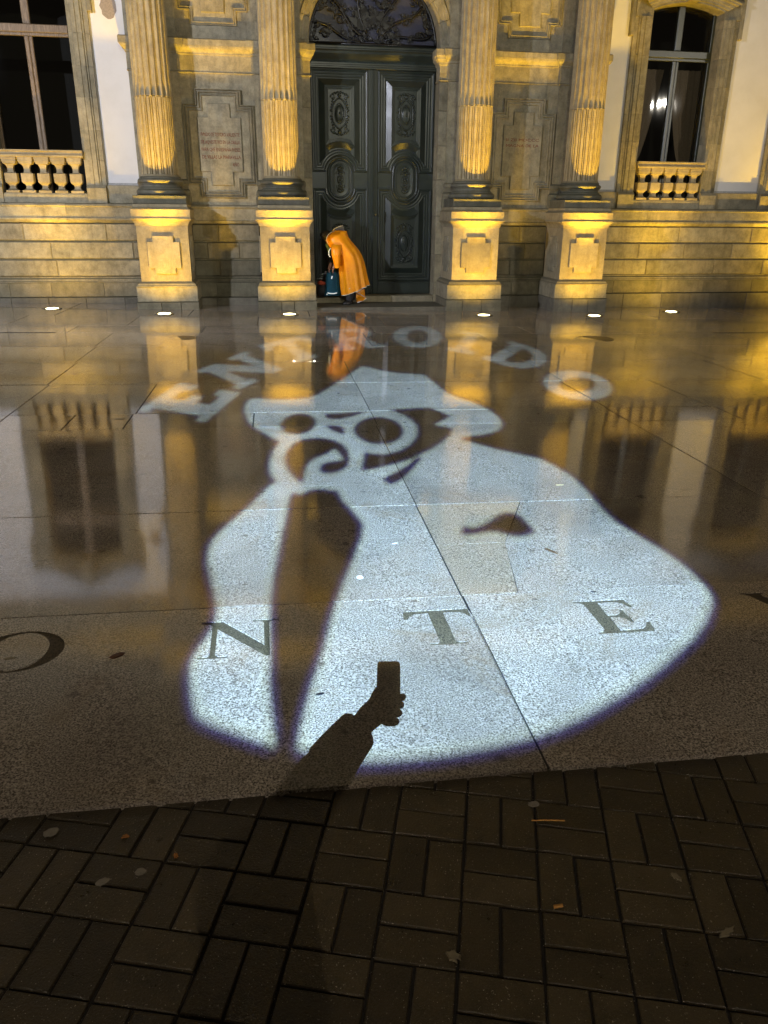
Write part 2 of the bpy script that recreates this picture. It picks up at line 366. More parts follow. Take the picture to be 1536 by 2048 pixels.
# glyphs in a 0..1 high box, x in units of the height
GL = {
 'N': ([(0,1),(0,.94),(.08,.92),(.13,.90),(.15,.86),(.15,.10),(.11,.05),(.0,.055),(.0,0),(.38,0),(.38,.055),(.27,.05),(.22,.10),(.22,.78),(.86,0),(.92,0),(.92,.90),(.96,.95),(1.06,.945),(1.06,1),(.70,1),(.70,.945),(.81,.95),(.85,.90),(.85,.30),(.29,1)], []),
 'T': ([(0,1),(-.03,.74),(.03,.74),(.08,.84),(.15,.89),(.30,.905),(.37,.905),(.37,.10),(.34,.05),(.22,.055),(.22,0),(.76,0),(.76,.055),(.64,.05),(.60,.10),(.60,.905),(.70,.905),(.86,.89),(.92,.84),(.97,.74),(1.03,.74),(1.0,1)], []),
 'E': ([(0,1),(0,.945),(.10,.93),(.14,.88),(.14,.12),(.10,.07),(0,.055),(0,0),(.88,0),(.95,.29),(.89,.29),(.82,.16),(.74,.10),(.60,.085),(.38,.085),(.38,.455),(.52,.45),(.60,.40),(.63,.28),(.69,.28),(.69,.68),(.63,.68),(.60,.58),(.52,.53),(.38,.525),(.38,.915),(.58,.915),(.70,.90),(.78,.84),(.82,.72),(.88,.72),(.86,1)], []),
 'O': (arc(.5,.5,.52,.53,0,360,48)[:-1], [arc(.5,.5,.34,.475,0,360,40)[:-1]]),
 'V': ([(-.02,1),(-.02,.97),(.07,.95),(.12,.90),(.48,-.02),(.53,-.02),(.86,.88),(.91,.95),(1.0,.97),(1.0,1),(.68,1),(.68,.97),(.77,.95),(.80,.90),(.56,.24),(.34,.88),(.35,.94),(.45,.97),(.45,1)], []),
}
GL['E'] = ([p for p in GL['E'][0]], [])
def place_glyph(ch, x0, y0, h, w=1.0):
    o, hs = GL[ch]; f = lambda P: [(x0+px*h*w, y0+py*h) for px, py in P]; return f(o), [f(q) for q in hs]
H_L = 0.295
lets = [('O', -1.165, 2.632, 1.10), ('N', -0.312, 2.634, 1.03), ('T', 0.548, 2.634, 0.985), ('E', 1.335, 2.640, 0.97), ('V', 2.155, 2.632, 1.0)]
def lettered(a, b, names):
    y0, y1 = rows[0][:2]
    q = [(xj(a,y0)+J, yr(y0,a)+J*0.7), (xj(b,y0)-J, yr(y0,b)+J*0.7), (xj(b,y1)-J, yr(y1,b)-J*0.7), (xj(a,y1)+J, yr(y1,a)-J*0.7)]
    holes = []; cores = []
    for ch, x, y, w in lets:
        if ch not in names: continue
        o, hs = place_glyph(ch, x, y, H_L, w); holes.append(o); cores += [(ch, o, hs)]
        holes += hs                      # counters stay standing (nested outlines alternate)
    s = polyplate('slab', q, holes, GRAN, pv, ext=0.012)
    me = s.data
    for v in me.vertices: v.co.z = gz(v.co.x, v.co.y) + v.co.z - 0.012
    mb = MB(); prism_top(mb, q, -0.07, -0.0245, 0.0); mb.build('slab_bed', ENGR, pv)
    for ch, o, hs in cores:
        e = polyplate('engraved_letter', [(x, y) for x, y in o], hs, ENGR, pv, ext=0.006)
        for v in e.data.vertices: v.co.z = gz(v.co.x, v.co.y) + v.co.z - 0.0098
lettered(-1.5, 0.9, 'ONT'); lettered(0.9, 3.17, 'EV')
# landing in front of the door and the slightly raised strip along the facade
mb = MB(); mb.box(0.96, 3.62, 15.02, 16.0, -0.2, -0.055); mb.build('landing_slab', STONE_DK, pv)
# dark setts, basket weave
bk = empty('sett_paving'); bk['kind'] = 'structure'
E1 = Vector((0.957, -0.289)); E2 = Vector((-0.289, -0.957)); CELL = 0.1985; O0 = Vector((-0.519, 1.699))
cache = {}
far = MB(); nb_ = 0
def sett_verts(l, w, h):
    c = 0.0025; 
    return [(-l,-w,-0.06),(l,-w,-0.06),(l,w,-0.06),(-l,w,-0.06),(-l,-w,h-c),(l,-w,h-c),(l,w,h-c),(-l,w,h-c),(-l+c,-w+c,h),(l-c,-w+c,h),(l-c,w-c,h),(-l+c,w-c,h)]
SF = [(3,2,1,0)] + [(i,(i+1)%4,(i+1)%4+4,i+4) for i in range(4)] + [(i+4,(i+1)%4+4,(i+1)%4+8,i+8) for i in range(4)] + [(8,9,10,11)]
sett_me = bpy.data.meshes.new('sett'); sett_me.from_pydata(sett_verts(0.0956, 0.0460, 0), [], SF); sett_me.materials.append(BRICK)
ang = math.atan2(E1.y, E1.x)
for i in range(-40, 42):
    for j in range(-5, 22):
        along = ((i + j) % 2 == 0)
        for k in (0, 1):
            c = O0 + E1*CELL*(i+0.5) + E2*CELL*(j+0.5)
            c += (E2 if along else E1)*CELL*(k*0.5-0.25)
            if c.y > 1.97 or c.y < -1.6 or c.x < -6 or c.x > 7: continue
            th = ang + (0 if along else math.pi/2) + ru(-0.006, 0.006); w = -0.012 + ru(-0.0035, 0.001)
            c = c + Vector((ru(-.0012,.0012), ru(-.0012,.0012)))
            if -1.15 < c.x < 2.15 and c.y > 0.95:
                o = bpy.data.objects.new('sett', sett_me); COL.objects.link(o); o.parent = bk
                o.location = (c.x, c.y, gz(c.x, c.y) + w); o.rotation_euler = (GB + ru(-.006,.006), -GA + ru(-.006,.006), th); nb_ += 1
            else:
                ca, sa = math.cos(th), math.sin(th)
                far.add([(c.x + x*ca - y*sa, c.y + x*sa + y*ca, gz(c.x, c.y) + w + z) for x, y, z in sett_verts(0.0956, 0.0460, 0)], SF)
o = far.build('sett_field', BRICK, bk); o['kind'] = 'stuff'
mb = MB(); mb.add([G3(-60,-60,-0.021), G3(60,-60,-0.021), G3(60,1.9,-0.021), G3(-60,1.9,-0.021)], [(0,1,2,3)]); mb.build('sett_bed', SOIL, bk)
# ------------------------------------------------------------------ the building
XC = 2.294
B = thing('civic_building', 'ornate stone civic building with fluted columns, green double door and floodlit pedestals', 'building', (0,0,0))
PX = [XC-3.98, XC-1.803, XC+1.803, XC+3.98]
YP, YCAP, YB = 15.02, 14.96, 15.95       # pedestal shaft face, cap face, bay wall
YW = 16.20                                # white wall
def cross(A, Bw, z1, zt, zbt, zb, d, cx, y):
    A -= d; Bw -= d
    return [(cx-A,y,z1-d),(cx+A,y,z1-d),(cx+A,y,zt-d),(cx+Bw,y,zt-d),(cx+Bw,y,zbt+d),(cx+A,y,zbt+d),(cx+A,y,zb+d),(cx-A,y,zb+d),(cx-A,y,zbt+d),(cx-Bw,y,zbt+d),(cx-Bw,y,zt-d),(cx-A,y,zt-d)]
def swapx(ring, x): return [(x + (p[1]), p[0], p[2]) for p in ring]
for i, px in enumerate(PX):
    P = empty('pedestal', B, (px, 0, 0))
    mb = MB(); mb.box(-.448,.448,YP,YB-.003,.436,1.42); mb.build('pedestal_shaft', STONE_LT, P)
    mb = MB(); f = YP-.045
    mb.loft([cross(.18,.283,1.225,1.125,.67,.575,0,0,YP+.001), cross(.18,.283,1.225,1.125,.67,.575,0.0,0,f+.004), cross(.18,.283,1.225,1.125,.67,.575,0.005,0,f)], cap1=True)
    mb.build('raised_panel', STONE_LT, P)
    for sgn in (-1, 1):
        mb = MB(); rs = []
        for d, out in ((0,-.001),(0,.024),(.005,.028)):
            rs.append([(sgn*(.448+out), (YP+.47)+(p[0]), p[2]) for p in cross(.15,.25,1.225,1.125,.67,.575,d,0,0)])
        mb.loft(rs, cap1=True); mb.build('side_panel', STONE, P)
    mb = MB(); mb.wrap(-.448,.448,(YP,YB-.004),[(0,1.395),(.012,1.40),(.016,1.415),(.02,1.43),(.032,1.455),(.052,1.48),(.074,1.497),(.078,1.515),(.062,1.517),(.062,1.668),(.05,1.675),(.02,1.71),(.02,1.752),(-.02,1.756)]); mb.build('pedestal_cap', STONE_LT, P)
    mb = MB(); mb.wrap(-.448,.448,(YP,YB-.005),[(.088,.352),(.088,.362),(.072,.375),(.055,.405),(.03,.425),(.006,.436),(-.01,.437)]); mb.build('base_moulding', STONE, P)
    mb = MB(); mb.cbox(-.541,.541,YP-.06,YB-.006,.085,.351,.006); mb.build('plinth_block', STONE, P)
    # footing in three stones
    cuts = [-.556, -.19+ru(-.1,.1), .22+ru(-.1,.1), .556]
    for a, b in zip(cuts[:-1], cuts[1:]):
        mb = MB(); mb.cbox(a+.003,b-.003,YP-.085,YB-.007,-.32,.080,.01); mb.build('footing_stone', STONE_DK if i in (0,3) and rnd()<.3 else STONE_WORN, P)
    # column
    CY = 15.50
    Cn = empty('column', B, (px, CY, 0))
    mb = MB(); mb.cbox(-.462,.462,-.46,.40,1.757,1.898,.008); mb.build('column_plinth', MOSSY, Cn)
    pr = [(.40,1.899)]
    def torus(z0, z1, r, k=8): return [(r - (z1-z0)/2 + (z1-z0)/2*math.sin(math.pi*j/k)*1.0 + 0.0, z0+(z1-z0)*(1-math.cos(math.pi*j/k))/2) for j in range(k+1)]
    pr += torus(1.90,2.005,.440) + [(.385,2.012),(.385,2.022),(.365,2.034),(.352,2.055),(.360,2.078),(.375,2.088),(.375,2.097)] + torus(2.098,2.175,.402) + [(.362,2.182),(.362,2.202),(.345,2.206)]
    mb = MB(); mb.lathe(0,0,pr,48); mb.build('column_base', MOSSY, Cn)
    # shaft
    NF, SUB = 20, 16
    def ringpts(z, r, kind):
        out = []
        for k in range(NF*SUB):
            a = 2*math.pi*k/(NF*SUB); t = (k % SUB)/SUB; d = 0
            if kind == 1:                      # hollow flutes
                if t < 0.82: d = -0.038*math.sqrt(max(0, math.sin(math.pi*t/0.82)))
            elif kind == 2:                    # flutes filled with a rod
                if t < 0.78:
                    u = abs(t/0.78*2-1); d = -0.034 if u > 0.70 else -0.002 - 0.010*(u/0.70)**3
            out.append(((r+d)*math.cos(a), (r+d)*math.sin(a), z))
        return out
    rl = lambda z: 0.328 - 0.012*max(0, (z-2.3)/3.5)**1.4
    rings = []
    for z, k in [(2.206,0),(2.215,0),(2.243,0),(2.252,2),(2.6,2),(3.0,2),(3.38,2),(3.462,2),(3.470,1),(3.4790,1),(3.4800,0),(3.4835,0),(3.4845,1),(3.56,1),(4.0,1),(4.612,1),(4.6128,3),(4.6168,3),(4.6176,1),(5.1,1),(5.60,1),(5.63,0),(5.66,0)]:
        r = rl(z) + (0.030*(1-(z-2.206)/.045)**2 if z < 2.25 else 0)
        if k == 3: rings.append([(x*.985,y*.985,zz) for x,y,zz in ringpts(z, r, 1)])
        else: rings.append(ringpts(z, r, k))
    mb = MB(); mb.loft(rings, True, True, True, False)
    # round the flute feet: a ring joint collar
    mb.build('column_shaft', STONE_LT, Cn)
    mb = MB(); mb.lathe(0,0,[(.33,5.661),(.345,5.68),(.33,5.70),(.335,5.75),(.36,5.9),(.40,6.08),(.47,6.19),(.40,6.20)],32); mb.box(-.47,.47,-.47,.38,6.201,6.327)
    for k in range(8):
        a = math.pi*k/4; mb.blob((.37*math.cos(a), .37*math.sin(a), 5.93), .07,.07,.13, 8, 5); a += math.pi/8; mb.blob((.41*math.cos(a), .41*math.sin(a), 6.08), .06,.06,.09, 8, 5)
    mb.build('capital', STONE_LT, Cn)
    # pilaster behind
    Pi = empty('pilaster', B, (px, 0, 0))
    mb = MB(); mb.box(-.43,.43,15.90,16.25,2.20,6.327); mb.build('pilaster_shaft', STONE, Pi)
    mb = MB(); mb.wrap(-.43,.43,(15.901,16.25),[(.02,1.757),(.06,1.758),(.06,1.898),(.045,1.90),(.055,1.95),(.045,2.0),(.02,2.03),(.02,2.08),(.035,2.12),(.025,2.17),(.004,2.2),(-.01,2.201)]); mb.build('pilaster_base', STONE_WORN, Pi)
# ---- walls of blocks
def courses(zs, x0, x1, yf, yb, widths, mat, parent, name='stone_block', gap=0.011, ch=0.016, phase=0.0, recess=0.02):
    for k, (za, zb) in enumerate(zs):
        x = x0; first = True
        while x < x1 - 1e-3:
            w = widths[0] + (widths[1]-widths[0])*rnd()
            if first: w *= 0.35 + 0.6*rnd(); first = False
            nx = min(x + w, x1)
            if x1 - nx < 0.25: nx = x1
            mb = MB(); dy = ru(-.002,.002)
            mb.cbox(x + .0015, nx - .0015, yf+dy, yb, za + gap, zb - gap, ch)
            mb.build(name, mat, parent); x = nx
ZC = [(.452,.775),(.775,1.10),(1.10,1.425)]
def backing(x0, x1, y0, y1, z0, z1): 
    mb = MB(); mb.box(x0,x1,y0,y1,z0,z1); mb.build('wall_core', STONE_WORN, B)
bays = [(PX[0]+.448, PX[1]-.448), (PX[2]+.448, PX[3]-.448)]
for bi, (x0, x1) in enumerate(bays):
    backing(x0, x1, YB+.03, 16.6, -.4, 1.70)
    courses(ZC, x0+.002, x1-.002, YB, YB+.2, (0.55, 0.95), STONE_WORN, B)
    mb = MB(); mb.profx(x0+.003, x1-.003, [(16.0,.352),(YB-.055,.352),(YB-.055,.365),(YB-.04,.38),(YB-.03,.41),(YB-.004,.435),(YB-.004,.452),(16.0,.452)]); mb.build('base_moulding', STONE_WORN, B)
    courses([(.072,.350)], x0+.003, x1-.003, YB-.05, YB+.2, (0.5,1.0), STONE_WORN, B, ch=.006, gap=.002)
    courses([(-.3,.070)], x0+.003, x1-.003, YB-.11, YB+.2, (0.6,0.9), STONE_DK, B, ch=.01, gap=.002)
    mb = MB(); mb.profx(x0+.003, x1-.003, [(16.1,1.426),(YB-.004,1.426),(YB-.02,1.435),(YB-.045,1.47),(YB-.06,1.482),(YB-.045,1.4835),(YB-.045,1.690),(YB-.062,1.70),(YB-.075,1.72),(YB-.062,1.745),(YB-.03,1.757),(16.1,1.757)]); mb.build('dado_band', STONE, B)
    # upper bay wall, panel and plaque
    px0, px1 = PX[0 if bi == 0 else 2]+.43, PX[1 if bi == 0 else 3]-.43; cx = (px0+px1)/2
    mb = MB(); mb.box(px0,px1,YB,16.5,1.757,3.94); mb.build('bay_wall', STONE, B)
    mb = MB()
    prof = [(0,0),(.0,-.028),(.012,-.03),(.02,-.012),(.032,-.012),(.036,-.026),(.05,-.028),(.056,-.008),(.075,-.008),(.08,-.016),(.092,-.016),(.096,.002)]
    mb.loft([cross(.405,.632,3.70,3.452,2.118,1.888,d*1.15,cx,YB+o*1.7) for d, o in prof]); mb.build('panel_moulding', STONE, B)
    mb = MB(); mb.loft([cross(.198,.386,3.472,3.243,2.335,2.10,d,cx,YB+o) for d, o in ((0,.001),(0,-.022),(.006,-.027))], cap1=True); mb.build('inscribed_plaque', STONE, B)
    mb = MB(); mb.profx(px0, px1, [(16.3,3.9405),(YB-.004,3.9405),(YB-.022,3.95),(YB-.022,3.962),(YB-.012,3.972),(YB-.012,4.232),(YB-.03,4.24),(YB-.03,4.262),(YB-.05,4.285),(YB-.085,4.315),(YB-.10,4.34),(YB-.10,4.352),(YB-.115,4.355),(YB-.115,4.455),(YB-.10,4.472),(YB-.03,4.478),(16.3,4.478)]); mb.build('string_course', STONE, B)
    mb = MB(); mb.box(px0,px1,YB+.004,16.5,4.479,6.327); mb.build('bay_wall', STONE, B)
    mb = MB(); mb.loft([cross(.40,.60,5.95,5.72,4.915,4.69,d,cx,YB+.004+o) for d, o in prof[:9]]); mb.build('panel_moulding', STONE, B)
    mb = MB(); mb.loft([cross(.20,.37,5.72,5.5,5.10,4.885,d,cx,YB+.004+o) for d, o in ((0,.001),(0,-.03),(.006,-.035))], cap1=True); mb.build('raised_panel', STONE, B)
# string course returning round the outer pilasters, with its profile against the white wall
for s, px in ((-1, PX[0]), (1, PX[3])):
    mb = MB(); mb.wrap(px-.43, px+.43, (15.90,16.19), [(.004,3.94),(.022,3.95),(.022,3.962),(.012,3.972),(.012,4.232),(.03,4.24),(.03,4.262),(.05,4.285),(.085,4.315),(.10,4.34),(.10,4.352),(.115,4.355),(.115,4.455),(.10,4.472),(.0,4.478)]); mb.build('string_course', STONE, B)
for px in PX[1:3]:
    mb = MB(); mb.wrap(px-.43, px+.43, (15.90,16.05), [(.004,3.94),(.022,3.95),(.022,3.962),(.012,3.972),(.012,4.232),(.03,4.24),(.03,4.262),(.05,4.285),(.085,4.315),(.10,4.34),(.10,4.352),(.115,4.355),(.115,4.455),(.10,4.472),(.0,4.478)]); mb.build('string_course', STONE, B)
# inscription
def text(body, x, z, size, y, mat, parent, wid=None, name='inscription'):
    cu = bpy.data.curves.new(name, 'FONT'); cu.body = body; cu.size = size; cu.align_x = 'CENTER'; cu.extrude = 0.0015; cu.resolution_u = 2
    tmp = bpy.data.objects.new('tmp', cu); COL.objects.link(tmp); me = bpy.data.meshes.new_from_object(tmp); bpy.data.objects.remove(tmp)
    w = max(v.co.x for v in me.vertices) - min(v.co.x for v in me.vertices); k = (wid/w) if wid else 1
    for v in me.vertices: v.co.x *= k
    me.name = name; me.materials.clear(); me.materials.append(mat); o = bpy.data.objects.new(name, me); COL.objects.link(o); o.parent = parent
    o.location = (x, y, z); o.rotation_euler = (math.pi/2, 0, 0); return o
cxl = (PX[0]+PX[1])/2; cxr = (PX[2]+PX[3])/2
for k, (s, w, dx) in enumerate([('FVNDOTE TEVCRO VALIENTE', .70, 0), ('DE AQVESTE RIO EN LA ORILLA', .70, 0), ('PARA QVE EN ESPAÑA FVESES', .70, 0), ('DE VILLAS LA MARAVILLA', .70, 0), ('AÑO', .12, .26)]):
    text(s, cxl+dx, 2.93-.125*k, .085, YB-.0285, RED, B, w)
for k, s in enumerate(['EL DIA DE LA', 'PAZ Y DE LA']):
    text('II ZII MDCCC', cxr, 2.96-.10*k, .07, YB-.0285, RED, B, .66) if k == 0 else text('MAGNA DE LA', cxr, 2.96-.10*k, .07, YB-.0285, RED, B, .66)
# ---- door bay
YD = 16.30
DX0, DX1 = XC-1.205, XC+1.205
# stone jambs with blocks
for s in (-1, 1):
    xi = XC + s*1.215; xo = XC + s*(1.803-.432)
    a, b = min(xi, xo), max(xi, xo)
    zz = -.3
    for h in (.62,.55,.72,.66,.60,.60,.49):
        z2 = min(zz + h, 3.94); mb = MB(); mb.cbox(a, b, YB-.01+ru(-.002,.002), 16.6, zz+.002, z2-.002, .004); mb.build('jamb_block', STONE, B); zz = z2
    mb = MB(); o = lambda k: k
    pr = [(.0,3.9405),(.018,3.95),(.024,3.965),(.012,3.975),(.006,3.985),(.006,4.20),(.02,4.215),(.028,4.235),(.03,4.25),(.055,4.275),(.075,4.30),(.085,4.335),(.10,4.355),(.10,4.455),(.09,4.472),(-.01,4.478)]
    fb = MB(); fb.box(a, b, YB+.0, 16.45, 4.4785, 4.5395); fb.build('arch_springer', STONE, B)
    # wraps the inner side of the jamb and its front
    vs = []; n = len(pr)
    for e, z in pr: vs += [(xo, YB-.01-e, z), (xi - s*e, YB-.01-e, z), (xi - s*e, 16.25, z), (xo, 16.25, z)]
    fs = []
    for k in range(n-1):
        for q in range(4): fs.append((4*k+q, 4*k+(q+1)%4, 4*k+4+(q+1)%4, 4*k+4+q))
    fs += [(0,1,2,3), tuple(4*n-4+q for q in range(4))]
    mb.add(vs, fs); mb.build('impost', STONE, B)
# arch ring of voussoirs, and wall above
ZA, RA = 4.54, 1.215
nv = 11
for k in range(nv):
    a0 = math.pi*k/nv; a1 = math.pi*(k+1)/nv; g = .0025
    rings = []
    for (r, y) in ((RA,16.4),(RA,YB+.06),(RA+.012,YB+.03),(RA+.05,YB+.03),(RA+.055,YB+.005),(RA+.13,YB),(RA+.14,YB-.03),(RA+.20,YB-.035),(RA+.22,YB-.005),(RA+.30,YB-.004),(RA+.30,16.4)):
        rings.append([(XC+r*math.cos(a0+g+(a1-a0-2*g)*q/6), y, ZA+r*math.sin(a0+g+(a1-a0-2*g)*q/6)) for q in range(7)])
    mb = MB(); rr = list(zip(*rings)); mb.loft([list(x) for x in rr], True, True, True); mb.build('voussoir', STONE, B)
xo = 1.803-.43
for s in (-1, 1):
    x1 = XC+s*xo; pts = [(x1,4.4785)]
    arcp = [(XC+s*(RA+.302)*math.cos(t*math.pi/2/14), ZA+(RA+.302)*math.sin(t*math.pi/2/14)) for t in range(0,15)]
    arcp = [p for p in arcp if abs(p[0]-XC) < xo-.001]
    zst = ZA + math.sqrt((RA+.302)**2 - xo**2)
    poly = [(x1, zst)] + arcp + [(XC, 6.327), (x1, 6.327)]
    mb = MB(); n = len(poly); mb.add([(x, YB+.012, z) for x, z in poly] + [(x, 16.4, z) for x, z in poly], [tuple(range(n)), tuple(range(n,2*n))[::-1]] + [(k,(k+1)%n,(k+1)%n+n,k+n) for k in range(n)]); mb.build('spandrel', STONE, B)
mb = MB(); mb.box(XC-1.8,XC+1.8,16.75,16.9,-.3,6.4); mb.build('wall_core', STONE_WORN, B)
# door step
for (a, b, y, z) in ((XC-1.213, XC-.62, 15.88, .062), (XC-.615, XC+.35, 15.99, .07), (XC+.355, XC+1.213, 15.99, .068)):
    mb = MB(); mb.cbox(a, b, y, 16.6, -.25, z, .012); mb.build('door_step', STONE, B)
# ---- the door
D = empty('double_door', B, (XC, YD, 0))
mb = MB(); mb.box(-1.212,1.212,.03,.09,.071,4.15); mb.build('door_back', DOOR, D)
mb = MB(); mb.profx(-1.213,1.213,[(.1,4.15),(-.01,4.15),(-.02,4.165),(-.02,4.185),(-.035,4.19),(-.035,4.215),(-.05,4.22),(-.05,4.245),(-.03,4.25),(-.035,4.27),(-.05,4.30),(-.085,4.345),(-.11,4.385),(-.115,4.42),(-.10,4.45),(-.07,4.458),(-.07,4.475),(-.09,4.48),(-.09,4.51),(-.06,4.535),(.1,4.54)]); mb.build('transom', DOOR, D)
mb = MB()
for x0, x1, y in ((-.095,.095,-.0),(-.06,.06,-.02),(-.028,.028,-.045),(-.010,.010,-.058)): mb.cbox(x0,x1,y,.05,.073,4.149,.008)
mb.build('meeting_stile', DOOR, D)
def biteoutline(x0, x1, z0, z1, mx, mz, R, d, y, bite, n=18):
    """rectangle inset by d with a round bite of radius R+d taken from its bottom (bite=-1) or top (+1) edge"""
    x0 += d; x1 -= d; z0 += d; z1 -= d; r = R + d; ze = z0 if bite < 0 else z1
    h = math.sqrt(max(1e-6, r*r - (ze-mz)**2)); 
    h = min(h, (x1-x0)/2 - .002)
    zs = mz - bite*math.sqrt(max(1e-6, r*r-h*h))
    pts = [(mx+h, y, ze)]
    a0 = math.atan2(zs-mz, h)
    for k in range(n+1):
        a = a0 + (math.pi - 2*a0)*k/n if bite < 0 else a0 - (math.pi + 2*a0)*k/n
        pts.append((mx+r*math.cos(a), y, mz+r*math.sin(a)))
    pts += [(mx-h, y, ze)]
    pts += [(x0, y, ze), (x0, y, z1 if bite < 0 else z0), (x1, y, z1 if bite < 0 else z0), (x1, y, ze)]
    return pts
PROFD = [(0,.028),(0,-.012),(.016,-.018),(.03,-.012),(.034,.004),(.052,.006),(.056,-.006),(.074,-.008),(.08,.008),(.1,.010),(.104,.0),(.122,-.002),(.128,.016),(.15,.018),(.155,.012),(.255,-.040),(.262,-.030),(.28,-.028),(.285,-.014),(.305,-.012),(.31,.0),(.33,.002)]
for s in (-1, 1):
    L = empty('door_leaf', B, (XC, YD, 0)); L.name = 'door_leaf'
    xa, xb = (-1.19, -.10) if s < 0 else (.10, 1.19); mx = (xa+xb)/2
    mb = MB(); mb.box(xa-.02, xb, .0281, .05, .073, 4.149); mb.build('leaf_ground', DOOR, L)
    for (z0, z1, mz, bite, nm) in ((2.385,4.135,2.385,-1,'upper_panel'), (.335,2.085,2.105,1,'lower_panel')):
        mb = MB(); mb.loft([biteoutline(xa+.004,xb-.004,z0,z1,mx,mz,.275,d,y,bite) for d, y in PROFD], True, False, False)
        # inner field
        rg = biteoutline(xa+.004,xb-.004,z0,z1,mx,mz,.275,.33,.002,bite); mb.add(rg, [tuple(range(len(rg)))]); mb.build(nm, DOOR, L)
        # carving: pointed oval ring, boss and scrolls
        cz = (3.40 if bite < 0 else 1.07); mb = MB()
        ves = []
        for k in range(40):
            t = 2*math.pi*k/40; ves.append((mx+.135*math.cos(t)*(1-.25*abs(math.sin(t))**3), -.012, cz+.26*math.copysign(abs(math.sin(t))**.8, math.sin(t))))
        mb.tube(ves, .014, 6, True); mb.tube([(mx+(x-mx)*.68, y-.006, cz+(z-cz)*.66) for x,y,z in ves], .008, 6, True)
        mb.blob((mx,-.015,cz), .085,.022,.15, 14, 8); mb.blob((mx,-.042,cz), .018,.02,.03)
        for sx in (-1,1):
            for sz in (-1,1):
                sp = []
                for k in range(18):
                    t = k/17*2.2*math.pi; r = .058*(1-k/24); sp.append((mx+sx*(.125+ .0 + r*math.cos(t)*.8), -.008, cz+sz*(.27+r*math.sin(t)*1.1)))
                mb.tube(sp, [.014-.007*k/17 for k in range(18)], 5)
                for k in range(5): mb.blob((mx+sx*(.165-.012*k), -.006, cz+sz*(.05+.05*k)), .026,.016,.02, 7, 5, rot=sx*sz*.7)
                for k in range(3): mb.blob((mx+sx*(.03+.045*k), -.006, cz+sz*(.36-.015*k)), .03,.018,.02, 7, 5, rot=ru(-.8,.8))
            mb.blob((mx, -.008, cz+sx*.31), .04,.02,.035, 8, 5)
        mb.build('carving', DOOR, L)
    # stadium medallion with its rings
    def stadium(R, hh, y, n=14):
        p = []
        for k in range(n+1): a = math.pi*k/n; p.append((mx+R*math.cos(a), y, 2.245+hh+R*math.sin(a)))
        for k in range(n+1): a = math.pi+math.pi*k/n; p.append((mx+R*math.cos(a), y, 2.245-hh+R*math.sin(a)))
        return p
    mb = MB(); mb.loft([stadium(.255-d, .14, y) for d, y in ((0,.028),(0,-.004),(.014,-.012),(.026,-.004),(.03,.010),(.045,.011),(.05,-.004),(.064,-.008),(.07,.006),(.085,.006),(.09,-.006),(.10,-.006),(.15,.0))], cap1=True); mb.build('medallion', DOOR, L)
    mb = MB(); mb.tube([(mx+.055*math.cos(t*.52), -.018, 2.245+.055*math.sin(t*.52)) for t in range(12)], .012, 6, True); mb.blob((mx,-.02,2.245),.025,.02,.025)
    for sz in (-1,1):
        for k in range(3): mb.blob((mx, -.012, 2.245+sz*(.11+.055*k)), .05-.006*k,.02,.02, 8, 5)
        for sx in (-1,1):
            sp = [(mx+sx*(.05+.035*math.cos(t*.6)), -.01, 2.245+sz*(.10+.05*math.sin(t*.6))) for t in range(9)]; mb.tube(sp, .010, 5)
            mb.blob((mx+sx*.045, -.008, 2.245+sz*.2), .022,.014,.03, 6, 5, rot=sx*sz*.5)
    mb.build('carving', DOOR, L)
    mb = MB(); mb.cbox(xa+.01, xb-.01, -.004, .04, .08, .30, .004); mb.build('bottom_rail', DOOR, L)
    if s > 0:
        mb = MB(); mb.blob((.045,-.085,1.61), .022,.03,.022); mb.build('door_knob', BRASS, L)
        mb = MB(); mb.box(.245,.258,-.012,.0,1.47,1.66); mb.build('letter_slot', IRON, L)
# fanlight
FL = empty('fanlight', B, (XC, YD, 0))
mb = MB(); n = 32; mb.add([(1.2*math.cos(math.pi*k/n), .06, 4.54+1.2*math.sin(math.pi*k/n)) for k in range(n+1)], [tuple(range(n+1))]); mb.build('pane', FANGLASS, FL)
mb = MB(); mb.tube([(1.195*math.cos(math.pi*k/n), .02, 4.545+1.195*math.sin(math.pi*k/n)) for k in range(n+1)], .03, 6)
mb.tube([(-1.2,.02,4.56),(1.2,.02,4.56)], .03, 6)
def leaf(mb, x, z, a, L, wd):
    # jagged acanthus leaf in the plane of the grille
    pts = []
    m = 7
    for k in range(m*2+1):
        t = k/(m*2); w = wd*math.sin(math.pi*min(1, t*1.05))*(1.0 if k % 2 else .62); pts.append((t*L, w))
    out = [(p[0], p[1]) for p in pts] + [(p[0], -p[1]) for p in pts[::-1][1:-1]]
    ca, sa = math.cos(a), math.sin(a); n = len(out)
    vs = [(x+u*ca-v*sa, -.005+.01*rnd(), z+u*sa+v*ca) for u, v in out] + [(x+u*ca-v*sa, .03, z+u*sa+v*ca) for u, v in out]
    mb.add(vs, [tuple(range(n))] + [(k,(k+1)%n,(k+1)%n+n,k+n) for k in range(n)])
for k in range(7):
    a = math.pi*(k+.5)/7; r0, r1 = .22, 1.13
    if k != 3: mb.tube([(r*math.cos(a+.10*math.sin(r*5)), .015, 4.56+r*math.sin(a+.10*math.sin(r*5))) for r in [r0+(r1-r0)*q/9 for q in range(10)]], .024, 5)
for k in range(95):
    a = math.pi*rnd(); r = (1.0+.15*rnd()); leaf(mb, r*math.cos(a), 4.56+r*math.sin(a), a+ru(-1.8,1.8), ru(.10,.2), ru(.03,.055))
